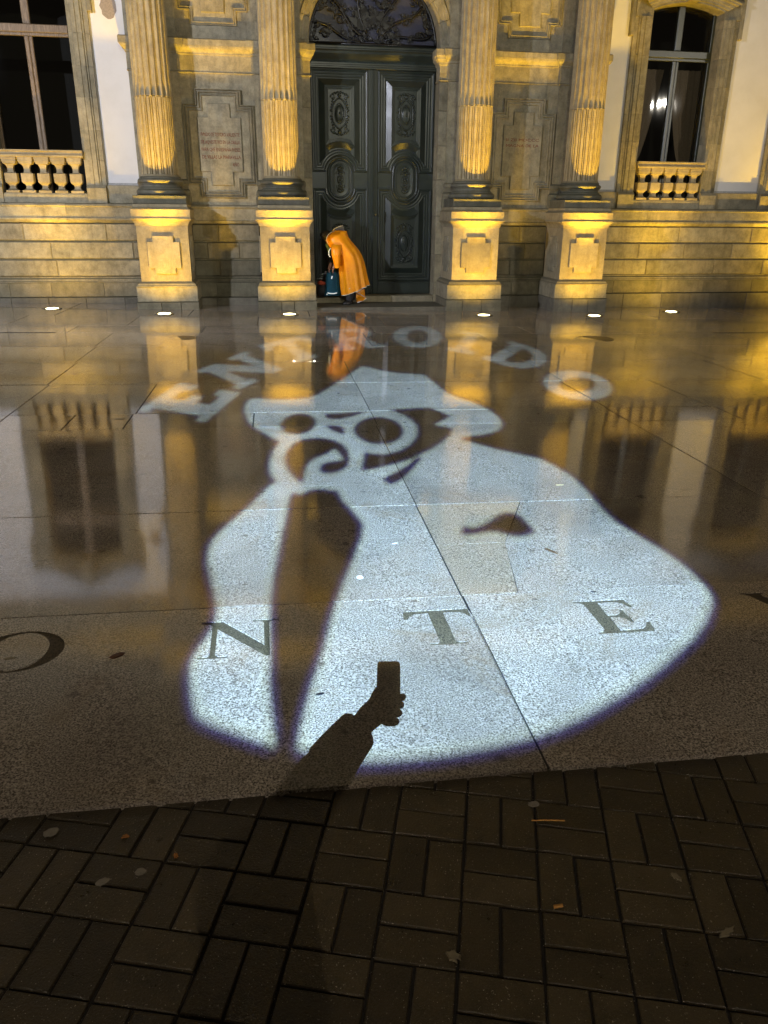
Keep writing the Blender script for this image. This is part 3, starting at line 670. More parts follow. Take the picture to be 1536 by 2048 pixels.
for k in range(64):
    a = math.pi*(int(rnd()*7)+.5)/7+ru(-.06,.06); r = ru(.3,.98); leaf(mb, r*math.cos(a), 4.56+r*math.sin(a), a+random.choice((-.9,.9,2.4,-2.4)), ru(.12,.22), ru(.03,.06))
for k in range(12): leaf(mb, ru(-.28,.28), 4.58+ru(0,.12), ru(0,3.1), ru(.1,.2), .035)
for a in (.55,.85,1.15,1.57,1.99,2.29,2.59): leaf(mb, .12*math.cos(a), 4.72+.1*math.sin(a), a, ru(.32,.5), .085)
for s in (-1,1):
    for (cx_, cz_, r) in ((.13,4.66,.07),(.34,4.66,.06),(.62,4.95,.1),(.9,4.72,.09),(.3,5.3,.1),(.75,5.25,.08)):
        mb.tube([(s*(cx_+r*(1-q/20)*math.cos(q*.55)), .01, cz_+r*(1-q/20)*math.sin(q*.55)) for q in range(15)], .014, 5)
mb.build('ironwork', IRON, FL)
# ---- wings
wins = [XC-6.12, XC+6.12, XC-9.30, XC+9.30]
wings = [(-13.0, PX[0]-.43, [XC-6.12, XC-9.30]), (PX[3]+.43, 15.5, [XC+6.12, XC+9.30])]
def arch_z(x, half, z0, rise):      # segmental head
    R = (half*half + rise*rise)/(2*rise); return z0 - (R - rise) + math.sqrt(max(0, R*R - x*x))
for wi, (x0, x1, wc) in enumerate(wings):
    backing(x0, x1, YW-.12, 16.9, -.4, 1.75)
    courses(ZC, x0, x1, 16.05, 16.2, (0.9, 1.9), STONE, B)
    mb = MB(); mb.profx(x0, x1, [(16.2,.352),(15.99,.352),(15.99,.365),(16.005,.38),(16.015,.41),(16.046,.435),(16.046,.452),(16.2,.452)]); mb.build('base_moulding', STONE, B)
    courses([(.085,.350)], x0, x1, 16.0, 16.2, (0.7,1.3), STONE_WORN, B, ch=.006, gap=.002)
    courses([(-.35,.083)], x0, x1, 15.94, 16.2, (0.45,0.9), STONE_DK, B, ch=.01, gap=.002)
    # band under the sills, split in long stones
    x = x0
    while x < x1-1e-3:
        nx = min(x+ru(1.2,2.2), x1); nx = x1 if x1-nx < .4 else nx
        mb = MB(); mb.profx(x+.001, nx-.001, [(16.3,1.426),(16.046,1.426),(16.03,1.435),(15.99,1.47),(15.975,1.482),(15.975,1.51),(15.995,1.515),(15.995,1.70),(15.98,1.705),(15.965,1.725),(15.98,1.755),(16.02,1.768),(16.3,1.769)]); mb.build('dado_band', STONE, B); x = nx
    lo = x0
    spans = []
    for c in sorted(wc):
        spans.append((lo, c-1.085)); lo = c+1.085
    spans.append((lo, x1))
    for a, b in spans:
        a2, b2 = max(a, x0), min(b, x1)
        if b2 <= a2: continue
        mb = MB(); mb.box(a2, b2, YW, 16.7, 2.085, 6.33); mb.build('rendered_wall', RENDER, B)
        mb = MB(); mb.cbox(a2+.001, b2-.001, 16.09, 16.7, 1.7695, 2.083, .006); mb.build('sill_band', STONE, B)
        mb = MB(); mb.box(a2, b2, YW-.012, YW+.05, 2.0835, 2.125); mb.build('skirting', simple('grey_skirting', (.45,.44,.43), .8) if 'grey_skirting' not in bpy.data.materials else bpy.data.materials['grey_skirting'], B)
    for c in wc:
        Wn = empty('window', B, (c, 0, 0))
        wall_top = MB()
        # wall over the head
        n = 16; half = 1.085; pts = [(-half, 6.33),(-half,5.56)]
        xs = [-half+2*half*k/n for k in range(n+1)]
        poly = [(x, 5.55+.35*(1-abs(x)/half)**1.4) for x in xs]
        vs = [(x, YW, z) for x, z in poly] + [(x, YW, 6.33) for x, z in poly]
        wall_top.add(vs, [(k,k+1,k+1+n+1,k+n+1) for k in range(n)]); wall_top.build('rendered_wall', RENDER, Wn)
        # jambs: three fillets, in stones
        for s in (-1,1):
            zz = 2.083; hs = [.42,.50,.52,.50,.50,.52,.49]
            for h in hs:
                z2 = min(zz+h, 5.18); mb = MB(); q = lambda u: c*0 + s*u
                pr = [(.735,16.60),(.735,16.10),(.745,16.09),(.81,16.09),(.815,16.075),(.88,16.07),(.89,16.085),(.965,16.08),(.975,16.105),(1.0,16.11),(1.01,16.13),(1.085,16.14),(1.085,16.3)]
                n_ = len(pr); vs = [(s*u, y, zz+.0015) for u, y in pr] + [(s*u, y, z2-.0015) for u, y in pr]
                mb.add(vs, [(k,(k+1)%n_,(k+1)%n_+n_,k+n_) for k in range(n_)] + [tuple(range(n_)), tuple(range(n_,2*n_))]); mb.build('jamb_stone', STONE, Wn)
                if z2 < 5.17:
                    mb = MB(); mb.box(min(s*.737,s*1.0), max(s*.737,s*1.0), 16.082+.012, 16.2, z2-.0014, z2+.0014)
                    mb.build('mortar_joint', MORTAR, Wn)
                zz = z2
            mb = MB(); mb.box(min(s*.7351,s*1.0849), max(s*.7351,s*1.0849), 16.096, 16.6, 5.181, 5.56); mb.build('spring_block', STONE, Wn)
            # ear
            mb = MB(); mb.cbox(min(s*1.0865,s*1.165), max(s*1.0865,s*1.165), 16.10, 16.25, 4.86, 5.70, .01); mb.build('ear', STONE, Wn)
            # splayed foot and sill band return
            mb = MB(); mb.profx(min(s*.74,s*1.083), max(s*.74,s*1.083), [(16.3,1.7695),(16.03,1.7695),(16.03,2.03),(16.06,2.082),(16.3,2.082)]); mb.build('sill_band', STONE, Wn)
        # segmental head with mouldings and key
        mb = MB(); rings = []
        n = 14
        def headring(off, y): return [(x, y, arch_z(x, .735+off, 5.30+off*.5, .14+off*.12)) for x in [-(.735+off)+2*(.735+off)*k/n for k in range(n+1)]]
        seq = [(0,16.6),(0,16.12),(.01,16.10),(.05,16.10),(.055,16.06),(.11,16.05),(.12,16.03),(.17,16.02),(.19,15.97),(.22,15.965),(.235,15.94),(.26,15.94),(.27,16.0),(.35,16.04),(.35,16.6)]
        R_ = [headring(a, y) for a, y in seq]; mb.loft(R_, False); mb.build('window_head', STONE, Wn)
        mb = MB(); 
        oge = [(-1.085,5.18),(-1.085,5.56),(-.8,5.60),(-.55,5.70),(-.32,5.84),(-.12,5.93),(0,6.06),(.12,5.93),(.32,5.84),(.55,5.70),(.8,5.60),(1.085,5.56),(1.085,5.18)]
        inner = [(x, z-.0) for x, _, z in headring(.30, 0)][::-1]
        pol = [(p[0], p[1]) for p in oge] + [(min(1.02, max(-1.02, x)), z) for x, z in inner]
        nn = len(pol); mb.add([(x, 16.09, z) for x, z in pol] + [(x, 16.3, z) for x, z in pol], [tuple(range(nn))] + [(k,(k+1)%nn,(k+1)%nn+nn,k+nn) for k in range(nn)]); mb.build('gable', STONE, Wn)
        mb = MB(); mb.tube([(x, 16.06, z-.02) for x, z in oge[1:-1]], .05, 6); mb.build('gable_moulding', STONE, Wn)
        mb = MB(); mb.add([(-.11,15.93,5.44),(.11,15.93,5.44),(.15,15.90,5.80),(-.15,15.90,5.80),(-.11,16.2,5.44),(.11,16.2,5.44),(.15,16.2,5.80),(-.15,16.2,5.80)], [(0,1,2,3),(4,7,6,5),(0,4,5,1),(1,5,6,2),(2,6,7,3),(3,7,4,0)]); mb.build('keystone', STONE, Wn)
        # timber frame
        wood = WOOD if wi == 0 else GREENWOOD; yg = 16.42
        mb = MB()
        for s in (-1,1): mb.cbox(min(s*.735,s*.68), max(s*.735,s*.68), yg-.03, yg+.05, 1.80, 5.45, .006)
        mb.build('frame', wood, Wn)
        mb = MB(); mb.cbox(-.68,.68, yg-.06, yg+.05, 4.55, 4.68, .012); mb.cbox(-.68,.68,yg-.04,yg+.05,4.50,4.549,.006); mb.build('transom', wood, Wn)
        mb = MB(); mb.cbox(-.075,-.002, yg-.045, yg+.05, 1.80, 4.499, .012); mb.cbox(.002,.06, yg-.035, yg+.05, 1.80, 4.499, .012); mb.build('mullion', wood, Wn)
        mb = MB(); mb.cbox(-.07,.06, yg-.04, yg+.05, 4.681, 5.44, .012); mb.build('upper_mullion', wood, Wn)
        mb = MB(); mb.box(-.68,.68,yg-.02,yg+.04,1.80,1.90); mb.build('bottom_rail', wood, Wn)
        for (a, b, za, zb) in ((-.68,-.075,1.90,4.50),(.06,.68,1.90,4.50),(-.68,-.07,4.68,5.45),(.06,.68,4.68,5.45)):
            mb = MB(); mb.add([(a,yg,za),(b,yg,za),(b,yg,zb),(a,yg,zb)], [(0,1,2,3)]); mb.build('pane', GLASS, Wn, recalc=False)
        # dark room, curtains
        mb = MB(); mb.add([(-1.5,16.62,1.3),(1.5,16.62,1.3),(1.5,18.6,1.3),(-1.5,18.6,1.3),(-1.5,16.62,5.9),(1.5,16.62,5.9),(1.5,18.6,5.9),(-1.5,18.6,5.9)], [(0,1,2,3),(4,5,6,7),(1,2,6,5),(2,3,7,6),(3,0,4,7)]); mb.build('room', ROOM, Wn)
        if wi == 1:
            for s in (-1,1):
                mb = MB(); rings = []
                for k in range(13):
                    t = k/12; z = 1.75+2.65*t; inn = .10 + .42*(abs(t-.32)/.68)**.8 if t > .32 else .10+.25*((.32-t)/.32)
                    inn = .55 - .47*max(0, (t-.30)/.70)**.6 if t > .3 else .55 - .1*(.3-t)/.3
                    row = []
                    for q in range(15): u = inn + (.74-inn)*q/14; row.append((s*u, 16.70+.03*math.sin(q*2.3), z))
                    rings.append(row)
                mb.loft(rings, False, smooth=True); mb.build('curtain', CURTAIN, Wn)
        # balustrade
        Bl = empty('balustrade', B, (c, 0, 0))
        mb = MB(); mb.profx(-.734,.734,[(16.28,2.535),(16.03,2.535),(16.015,2.55),(16.015,2.575),(16.03,2.585),(16.03,2.62),(16.0,2.632),(16.0,2.655),(16.28,2.66)]); mb.build('handrail', STONE_LT, Bl)
        mb = MB(); mb.profx(-.734,.734,[(16.28,1.770),(16.05,1.770),(16.05,1.905),(16.06,1.935),(16.28,1.937)]); mb.build('bottom_rail', STONE, Bl)
        bp = [(.112,1.938),(.112,1.975),(.075,1.99),(.055,2.01),(.048,2.04),(.058,2.075),(.085,2.095),(.100,2.115),(.104,2.13),(.104,2.262),(.098,2.268),(.06,2.275),(.05,2.30),(.050,2.345),(.058,2.38),(.075,2.41),(.108,2.425),(.112,2.45),(.122,2.46),(.122,2.50),(.128,2.505),(.128,2.534)]
        for k in range(-2, 3):
            mb = MB(); rings = [[(k*.283+r, 16.14-r*.8, z),(k*.283+r, 16.14+r*.8, z),(k*.283-r, 16.14+r*.8, z),(k*.283-r, 16.14-r*.8, z)] for r, z in bp]
            mb.loft(rings, True, True, True); mb.build('baluster', STONE_LT, Bl)
        mb = MB(); mb.box(-.735,.735,16.3,16.6,1.3,1.80); mb.build('window_sill', STONE_WORN, Wn)
mb = MB(); rp_ = depth_at(216, 12, YW); n = 18; pts_ = [(rp_.x+.135*math.cos(2*math.pi*k/n)*(1+.1*math.sin(3*k)), rp_.z+.20*math.sin(2*math.pi*k/n)) for k in range(n)]; mb.add([(x,YW-.003,z) for x,z in pts_]+[(x,YW+.002,z) for x,z in pts_], [tuple(range(n))]+[(k,(k+1)%n,(k+1)%n+n,k+n) for k in range(n)]); mb.build('repair_patch', simple('beige_repair', (.36,.30,.25), .9), B)  # flat beige blob on the white wall
# ---- entablature and upper floor (seen mirrored in the wet paving)
x0, x1 = -13.0, 15.5
for a, b, yf in ((x0, PX[0]-.55, 16.02), (PX[0]-.549, PX[3]+.549, 15.10), (PX[3]+.55, x1, 16.02)):
    mb = MB(); mb.profx(a, b, [(16.9,6.331),(yf,6.331),(yf,6.45),(yf-.03,6.455),(yf-.03,6.6),(yf-.07,6.64),(yf,6.66),(yf,7.05),(yf-.1,7.1),(yf-.15,7.2),(yf-.5,7.25),(yf-.55,7.42),(yf-.6,7.5),(16.9,7.55)]); mb.build('entablature', STONE, B)
mb = MB(); mb.box(x0, x1, 16.15, 16.9, 7.56, 13.0); mb.build('upper_wall', STONE, B)
for c in wins + [XC, XC-2.9, XC+2.9]:
    Wn = empty('upper_window', B, (c, 0, 0))
    mb = MB(); mb.box(-.75,.75,16.10,16.14,8.4,11.2); mb.build('upper_pane', SHUT, Wn)
    mb = MB(); mb.box(-1.0,-.76,16.0,16.14,8.2,11.4); mb.box(.76,1.0,16.0,16.14,8.2,11.4); mb.box(-1.1,1.1,15.95,16.14,11.41,11.8); mb.box(-1.1,1.1,15.9,16.14,7.95,8.19); mb.build('upper_surround', STONE, Wn)
# ------------------------------------------------------------------ in-ground uplights
def uplight(x, y, label, energy, tilt, spill=118.0, cone=44, cone2=112):
    t = thing('ground_uplight', label, 'light', (x, y, gz(x, y)), 'uplights sunk in the paving along the facade')
    mb = MB(); mb.lathe(0,0,[(.165,-.01),(.168,.004),(.160,.009),(.116,.010),(.112,.0055),(.01,.005)],28); mb.build('bezel_ring', STEEL, t)
    mb = MB(); rings = [[(r*math.cos(2*math.pi*k/24), r*math.sin(2*math.pi*k/24), z) for k in range(24)] for r, z in ((.110,.0065),(.105,.011),(.07,.017),(.02,.019))]
    mb.loft(rings, True, False, True, True); mb.build('lens', LENS, t)
    l = spot('uplight_beam', (0,0,0.024), (0, tilt, 1.0), energy, UPCOL, cone, 1.0, 0.05); l.parent = t
    l = spot('uplight_spill', (0,0,0.026), (0, .60, 1.0), spill, UPCOL, cone2, 1.0, 0.05); l.parent = t
    return t
plab = ['glowing uplight in the paving before the far left pedestal', 'glowing uplight before the pedestal beside the orange poncho', 'glowing uplight before the pedestal right of the door', 'glowing uplight before the far right pedestal']
for px, l in zip(PX, plab): uplight(px, 14.20, l, E_UP, .22)
uplight(-3.72, 14.92, 'glowing uplight at far left below the left balustraded window', E_WING, .42, 95, 60, 150)
uplight(8.27, 14.98, 'glowing uplight below the right balustraded window', E_WING*1.4, .34, 92, 60, 160)
uplight(11.55, 15.0, 'glowing uplight beyond the right edge of the view below the next window', E_WING*2.2, .42, 120, 84, 155)
uplight(-6.95, 14.92, 'glowing uplight beyond the left edge of the view below the next window', E_WING, .42, 95, 60, 150)
# ------------------------------------------------------------------ street lamps outside the view
def street_lamp(x, y, h, label, energy, target, col=(0.96,0.93,1.0), size=140, head=LED):
    t = thing('street_lamp', label, 'street lamp', (x, y, gz(x, y)), 'street lamps round the plaza')
    mb = MB(); mb.lathe(0,0,[(.12,0),(.12,.3),(.075,.36),(.055,h-.1),(.05,h)],16); mb.build('post', STEEL, t)
    d = Vector((target[0]-x, target[1]-y, 0)).normalized(); mb = MB(); mb.tube([(0,0,h-.05),(d.x*.5,d.y*.5,h+.05),(d.x*.9,d.y*.9,h+.05)], .035, 8); mb.build('arm', STEEL, t)
    mb = MB(); cx, cy = d.x*1.05, d.y*1.05; mb.blob((cx,cy,h+.06), .34,.34,.07, 16, 6); mb.build('lamp_head', STEEL, t)
    mb = MB(); mb.lathe(cx,cy,[(.01,h-.02),(.09,h-.02),(.11,h+.0),(.11,h+.03)],20); mb.build('lamp_lens', head, t)
    s = spot('street_lamp_light', (cx,cy,h-.06), (target[0]-x, target[1]-y, target[2]-gz(x,y)), energy, col, size, .5, .05); s.parent = t
street_lamp(-8.2, 5.6, 5.6, 'LED street lamp left of the view lighting the white wall', E_STREET*2.6, (-2.2,16.2,4.4), (0.84,0.87,1.0), 90)
_d = ray(1350, 190); _v = CAMP + _d*((2*16.42+3.0)/_d.y)
street_lamp(_v.x+.35, -3.9, _v.z, 'LED street lamp right of and behind the viewer', E_STREET*2.5, (3,15.5,4.5), (1.0,0.92,0.78), 44)
street_lamp(1.5, -8.0, 7.0, 'LED street lamp behind the viewer lighting the centre of the facade', E_STREET*1.8, (2,15.5,4.5), (0.98,0.95,0.74), 46)  # unseen fill lamp added for the facade, cone narrow to spare the foreground
# ------------------------------------------------------------------ the projector on its mast
LP = Vector((0,0,CH)) - ray(793, 1330)*14.7
pr = thing('light_projector', 'image projector on a tall mast behind the viewer casting the figure', 'projector', (LP.x, LP.y, gz(LP.x, LP.y)))
mb = MB(); hm = LP.z - gz(LP.x, LP.y); mb.lathe(0,-.35,[(.15,0),(.15,.5),(.09,.6),(.06,hm+.4)],16); mb.build('mast', STEEL, pr)
AIM = ground_at(800, 1130); ax = (AIM - LP).normalized()
gx = ax.cross(Vector((0,0,1))).normalized(); gy = gx.cross(ax)
GD = 0.5
def to_gobo(u, v):
    P = ground_at(u, v) - LP; k = GD/P.dot(ax); return (P.dot(gx)*k, P.dot(gy)*k)
def S(x0, y0, k, pts): return [(x0+k*a, y0+k*b) for a, b in pts]
sil = S(460,700,.3776,[(690,90),(640,125),(590,158),(540,190),(470,235),(425,250),(380,258),(315,262),(250,262),(150,257),(118,257),(98,268),(84,288),(78,310),(82,340),(100,378),(140,415),(200,450),(265,485),(248,510),(228,545),(215,580),(210,615),(215,650),(228,675),(250,695)]) \
 + S(370,960,.2833,[(600,40),(440,200),(360,265),(300,320),(245,370),(205,415),(180,460),(165,510),(160,555),(167,610),(178,670),(195,740),(213,820),(224,880),(227,930),(220,985),(200,1035),(150,1120),(105,1175),(70,1230),(48,1285),(40,1340),(40,1410),(45,1480),(60,1590),(90,1665),(140,1700),(200,1730),(400,1800),(635,1880)]) \
 + S(370,960,.2833,[(620,1740),(600,1600),(590,1400),(598,1250),(595,1120),(595,980),(600,860),(610,780),(625,650),(655,520),(680,380),(700,300),(715,230),(735,130),(750,98),(765,88),(785,88),(800,100),(830,98),(850,85),(900,62),(980,62),(1080,78),(1120,150),(1180,210),(1262,310),(1250,400),(1190,560),(1140,680),(1080,830),(1040,960),(1000,1130),(950,1300),(900,1440),(860,1580),(820,1740),(795,1890),(830,1903),(900,1925)]) \
 + [(700,1522),(745,1522),(768,1521),(820,1517),(868,1512),(918,1505),(968,1496),(1018,1485),(1068,1473),(1108,1459),(1148,1442),(1184,1424),(1218,1404),(1256,1381),(1293,1355),(1328,1328),(1358,1301),(1385,1277),(1407,1248),(1421,1215),(1423,1200),(1420,1187),(1408,1171),(1390,1152),(1368,1132),(1340,1111),(1308,1090),(1272,1069),(1233,1045),(1212,1026),(1193,1006),(1176,985),(1158,966),(1139,950),(1118,937),(1099,926),(1078,917),(1008,902),(975,894),(940,884),(917,877),(930,874),(966,869),(988,864),(1000,858),(1004,850),(1001,840),(994,832),(985,825),(972,817),(958,810),(935,801),(913,794),(900,788),(887,781),(868,765),(849,750),(825,748),(800,747),(780,744),(762,741),(750,738),(739,735),(725,733)]
def ell(cx, cy, rx, ry, n=28, tilt=0): return [(cx+rx*math.cos(2*math.pi*k/n), cy+ry*math.sin(2*math.pi*k/n)+tilt*math.cos(2*math.pi*k/n)) for k in range(n)]
isl = [
 ell(596.5,848,36,21,24,-3),
 S(460,700,.3776,ell(788,427,133,73,28,4)),
 S(460,700,.3776,[(835,316),(900,312),(980,307),(1060,304),(1110,325),(1170,350),(1125,375),(1085,398),(1130,406),(1183,416),(1162,458),(1120,495),(1070,525),(1010,553),(960,578),(900,597),(820,618),(760,632),(692,640),(702,590),(710,540),(750,548),(830,551),(900,532),(955,498),(988,455),(990,410),(965,375),(920,345),(880,328)]),
 S(460,700,.3776,[(500,338),(590,333),(690,326),(725,326),(690,337),(650,352),(590,366),(530,366),(508,360)]),
 S(460,700,.3776,[(800,685),(850,715),(905,692),(960,640),(1016,576),(1000,562),(962,586),(945,606),(890,640),(845,662)]),
 S(460,700,.3776,[(500,402),(520,414),(545,430),(605,450),(608,420),(590,404),(550,398)]),
 S(460,700,.3776,[(388,703),(360,695),(335,672),(305,635),(288,590),(290,555),(305,525),(340,493),(380,474),(430,465),(490,465),(550,476),(600,500),(630,538),(637,580),(628,612),(600,636),(560,650),(515,656),(485,650),(473,632),(480,610),(510,595),(555,588),(600,582),(585,560),(568,538),(552,526),(520,548),(460,570),(425,595),(402,630),(395,665)]),
 S(768,900,.5,[(303,335),(312,318),(320,300),(335,308),(350,311),(375,306),(400,296),(422,284),(440,270),(460,257),(480,250),(505,249),(528,254),(550,266),(570,286),(588,306),(607,325),(590,336),(560,345),(530,346),(500,342),(470,333),(440,326),(410,328),(380,334),(340,340)]),
]
BOLD = {
 'E': ([(0,0),(.88,0),(.88,.32),(.72,.32),(.66,.2),(.42,.2),(.42,.42),(.60,.42),(.60,.60),(.42,.60),(.42,.80),(.66,.80),(.72,.68),(.88,.68),(.88,1),(0,1),(0,.86),(.12,.86),(.12,.14),(0,.14)], []),
 'N': ([(0,0),(.38,0),(.38,.14),(.30,.14),(.30,.62),(.72,0),(.92,0),(.92,.86),(1.02,.86),(1.02,1),(.62,1),(.62,.86),(.72,.86),(.72,.42),(.34,1),(0,1),(0,.86),(.1,.86),(.1,.14),(0,.14)], []),
 'T': ([(.3,0),(.7,0),(.7,.13),(.62,.13),(.62,.82),(.78,.82),(.86,.66),(1.0,.66),(1.0,1),(0,1),(0,.66),(.14,.66),(.22,.82),(.38,.82),(.38,.13),(.3,.13)], []),
 'R': ([(0,0),(.42,0),(.42,.14),(.34,.14),(.34,.40),(.46,.40),(.66,0),(1.0,0),(1.0,.14),(.9,.14),(.72,.46),(.86,.58),(.88,.78),(.76,.94),(.56,1),(0,1),(0,.86),(.1,.86),(.1,.14),(0,.14)], [[(.34,.56),(.34,.84),(.52,.84),(.62,.76),(.62,.64),(.52,.56)]]),
 'O': (ell(.5,.5,.5,.52), [ell(.5,.5,.22,.32,20)]),
 'I': ([(.25,0),(.75,0),(.75,.14),(.63,.14),(.63,.86),(.75,.86),(.75,1),(.25,1),(.25,.86),(.37,.86),(.37,.14),(.25,.14)], []),
 'D': ([(0,0),(.5,0),(.76,.1),(.94,.32),(.96,.6),(.84,.84),(.6,.98),(.4,1),(0,1),(0,.86),(.1,.86),(.1,.14),(0,.14)], [[(.36,.18),(.36,.82),(.48,.82),(.66,.7),(.72,.5),(.66,.3),(.5,.18)]]),
}
gl_out, gl_in = [], []
for ch, a_deg, rad in (('E',165.5,.0468),('N',146,.0478),('T',126.5,.0492),('R',106,.0500),('O',85,.0508),('I',68.5,.0505),('D',50,.0492),('O',28,.0474)):
    o_, hs_l = BOLD[ch]; a_ = math.radians(a_deg); hh = .0160; cx_, cy_ = rad*math.cos(a_), .031 + rad*math.sin(a_); rt_ = a_ - math.pi/2
    def put(P): return [(cx_ + (px-.5)*hh*.9*math.cos(rt_) - (py-.5)*hh*math.sin(rt_), cy_ + (px-.5)*hh*.9*math.sin(rt_) + (py-.5)*hh*math.cos(rt_)) for px, py in P]
    gl_out.append(put(o_)); gl_in += [put(h) for h in hs_l]
lit = [sil]; blk = isl
def resample(P):
    out = []
    for a, b in zip(P, P[1:] + P[:1]):
        d = math.hypot(b[0]-a[0], b[1]-a[1]); m = max(1, int(d/25))
        out += [(a[0]+(b[0]-a[0])*k/m, a[1]+(b[1]-a[1])*k/m) for k in range(m)]
    return out
holes = [[to_gobo(*p) for p in resample(P)] for P in lit + blk] + gl_out + gl_in
allp = [p for h in holes for p in h]; gx0 = min(p[0] for p in allp); gx1 = max(p[0] for p in allp); gy0 = min(p[1] for p in allp); gy1 = max(p[1] for p in allp)
half = max(abs(gx0), abs(gx1), abs(gy0), abs(gy1)) + .06
st = polyplate('stencil', [(-half,-half),(half,-half),(half,half),(-half,half)], holes, IRON, pr)
RM = Matrix((gx, gy, -ax)).transposed().to_4x4(); base = Matrix.Translation(Vector((0,0,LP.z - gz(LP.x, LP.y))))
st.matrix_local = base @ RM @ Matrix.Translation((0,0,-GD))
fm = bpy.data.materials.new('grey_filter_film'); fm.use_nodes = True; fm.node_tree.nodes.clear(); fo = fm.node_tree.nodes.new('ShaderNodeOutputMaterial'); ft = fm.node_tree.nodes.new('ShaderNodeBsdfTransparent'); ft.inputs[0].default_value = (.64,.64,.64,1); fm.node_tree.links.new(ft.outputs[0], fo.inputs[0])
mb = MB(); mb.loft([[(r*math.cos(math.radians(12+167*k/24)), .031+r*math.sin(math.radians(12+167*k/24)), 0) for k in range(25)] for r in (.0375, .064)], False)  # film added over the letters only, to dim their projected light
ff = mb.build('filter_film', fm, pr); ff.matrix_local = base @ RM @ Matrix.Translation((0,0,-GD-.002))
mb = MB(); h2 = half+.004; mb.add([(-h2,-h2,-GD-.01),(h2,-h2,-GD-.01),(h2,h2,-GD-.01),(-h2,h2,-GD-.01),(-h2,-h2,.15),(h2,-h2,.15),(h2,h2,.15),(-h2,h2,.15)], [(4,5,6,7),(0,1,5,4),(1,2,6,5),(2,3,7,6),(3,0,4,7)])
hs_ = mb.build('housing', IRON, pr); hs_.matrix_local = base @ RM
cone = 2*math.degrees(math.atan((half-.01)/GD))
for nm, e, c, r in (('projector_lamp', E_PROJ, (0.56,0.86,0.72), 0.0006), ('projector_blue_lamp', E_PROJ, (0.02,0.05,0.56), 0.0014)):  # second lamp added for the blue fringe: blue share from a wider source
    l = spot(nm, (0,0,0), (0,0,-1), e, c, cone, 0.75, r); l.parent = pr; l.matrix_local = base @ RM
l = spot('projector_stray_light', (0,0,0), (0,0,-1), E_PROJ*.028, (1.0,.84,.66), cone*.92, 1.0, 0.03); l.parent = pr; l.matrix_local = base @ RM @ Matrix.Translation((0,0,-GD-.03))
# ------------------------------------------------------------------ people
def skin(name, pts, edges, mat, parent, sub=2, root=0):
    me = bpy.data.meshes.new(name); me.from_pydata([p[:3] for p in pts], edges, []); o = bpy.data.objects.new(name, me); COL.objects.link(o)
    md = o.modifiers.new('skin', 'SKIN'); md.use_smooth_shade = True; sv = me.skin_vertices[0].data if me.skin_vertices else None
    if sv is None: 
        bm = bmesh.new(); bm.from_mesh(me); bm.verts.layers.skin.verify(); bm.to_mesh(me); bm.free(); sv = me.skin_vertices[0].data
    for k, p in enumerate(pts):
        r = p[3]; sv[k].radius = (r, p[4] if len(p) > 4 else r); sv[k].use_root = (k == root)
    o.modifiers.new('sub', 'SUBSURF').levels = sub; o.modifiers['sub'].render_levels = sub
    dg = bpy.context.evaluated_depsgraph_get(); dg.update(); m2 = bpy.data.meshes.new_from_object(o.evaluated_get(dg)); bpy.data.objects.remove(o)
    m2.name = name; m2.materials.clear(); m2.materials.append(mat); o = bpy.data.objects.new(name, m2); COL.objects.link(o); o.parent = parent
    for p in m2.polygons: p.use_smooth = True
    return o
SKINM = simple('skin', (0.35, 0.20, 0.14), 0.55)
DARKCLOTH = simple('dark_trousers', (0.035, 0.035, 0.042), 0.85)
JACKET = simple('black_jacket', (0.012, 0.012, 0.014), 0.7)
SHOE = simple('black_shoe', (0.015, 0.014, 0.014), 0.45)
HAIR = simple('dark_hair', (0.015, 0.011, 0.009), 0.6)
def make_poncho():
    t = NT('orange_poncho'); n = t.noise(9, 4)
    c = t.mix((1.0, 0.38, 0.004), (0.9, 0.29, 0.003), t.ramp(n, [(0.35, 0), (0.75, 1)]))
    return t.fin(c, 0.42, t.bump(n, 0.25, 0.01))
PONCHO = make_poncho(); TRIM = simple('pale_reflective_trim', (0.85, 0.82, 0.75), 0.5)
NAVY = simple('navy_backpack_cloth', (0.015, 0.15, 0.30), 0.75); TAPE_GLOW = emis('reflective_tape', (0.9, 0.97, 0.95), 0.25)  # the tape emits a little, standing in for light it throws back
CLEAR = simple('grey_visor_plastic', (0.16, 0.16, 0.18), 0.2)
YPR = 15.62
def pp(u, v, y=YPR):            # photo crop coordinates of the bending person -> world
    return depth_at(620+u/9.6, 430+v/9.6, y)
Pn = thing('person', 'person in an orange rain poncho bending over a blue backpack at the door', 'person', tuple(pp(740,1700)))
def loc(v): return (v.x-Pn.location.x, v.y-Pn.location.y, v.z-Pn.location.z)
def q4(u, v, y, *r): p = loc(pp(u, v, YPR)); return (p[0], y, p[2], *r)
pts = [q4(860,1000,.0,.16,.14),       #0 pelvis
       q4(830,780,.0,.15,.14), q4(700,590,.0,.16,.16), q4(520,480,.0,.09,.09), q4(430,450,.0,.055), q4(350,430,.0,.085,.075), q4(255,425,.0,.075,.07),  #1-6 spine, neck, head
       q4(800,1080,-.09,.085), q4(790,1330,-.09,.07), q4(745,1600,-.09,.05), q4(735,1670,-.09,.03), q4(650,1690,-.10,.025,.02),   #7-11 near leg
       q4(860,1080,.09,.085), q4(860,1330,.09,.07), q4(820,1600,.09,.05), q4(815,1670,.09,.03), q4(730,1690,.10,.025,.02),        #12-16 far leg
       q4(600,560,-.17,.06), q4(520,760,-.19,.048), q4(470,960,-.15,.036), q4(445,1010,-.13,.03,.018), # 17-20 near arm
       q4(560,560,.17,.06), q4(440,760,.16,.046), q4(400,960,.08,.034), q4(390,1010,.06,.03,.018)]     # 21-24 far arm
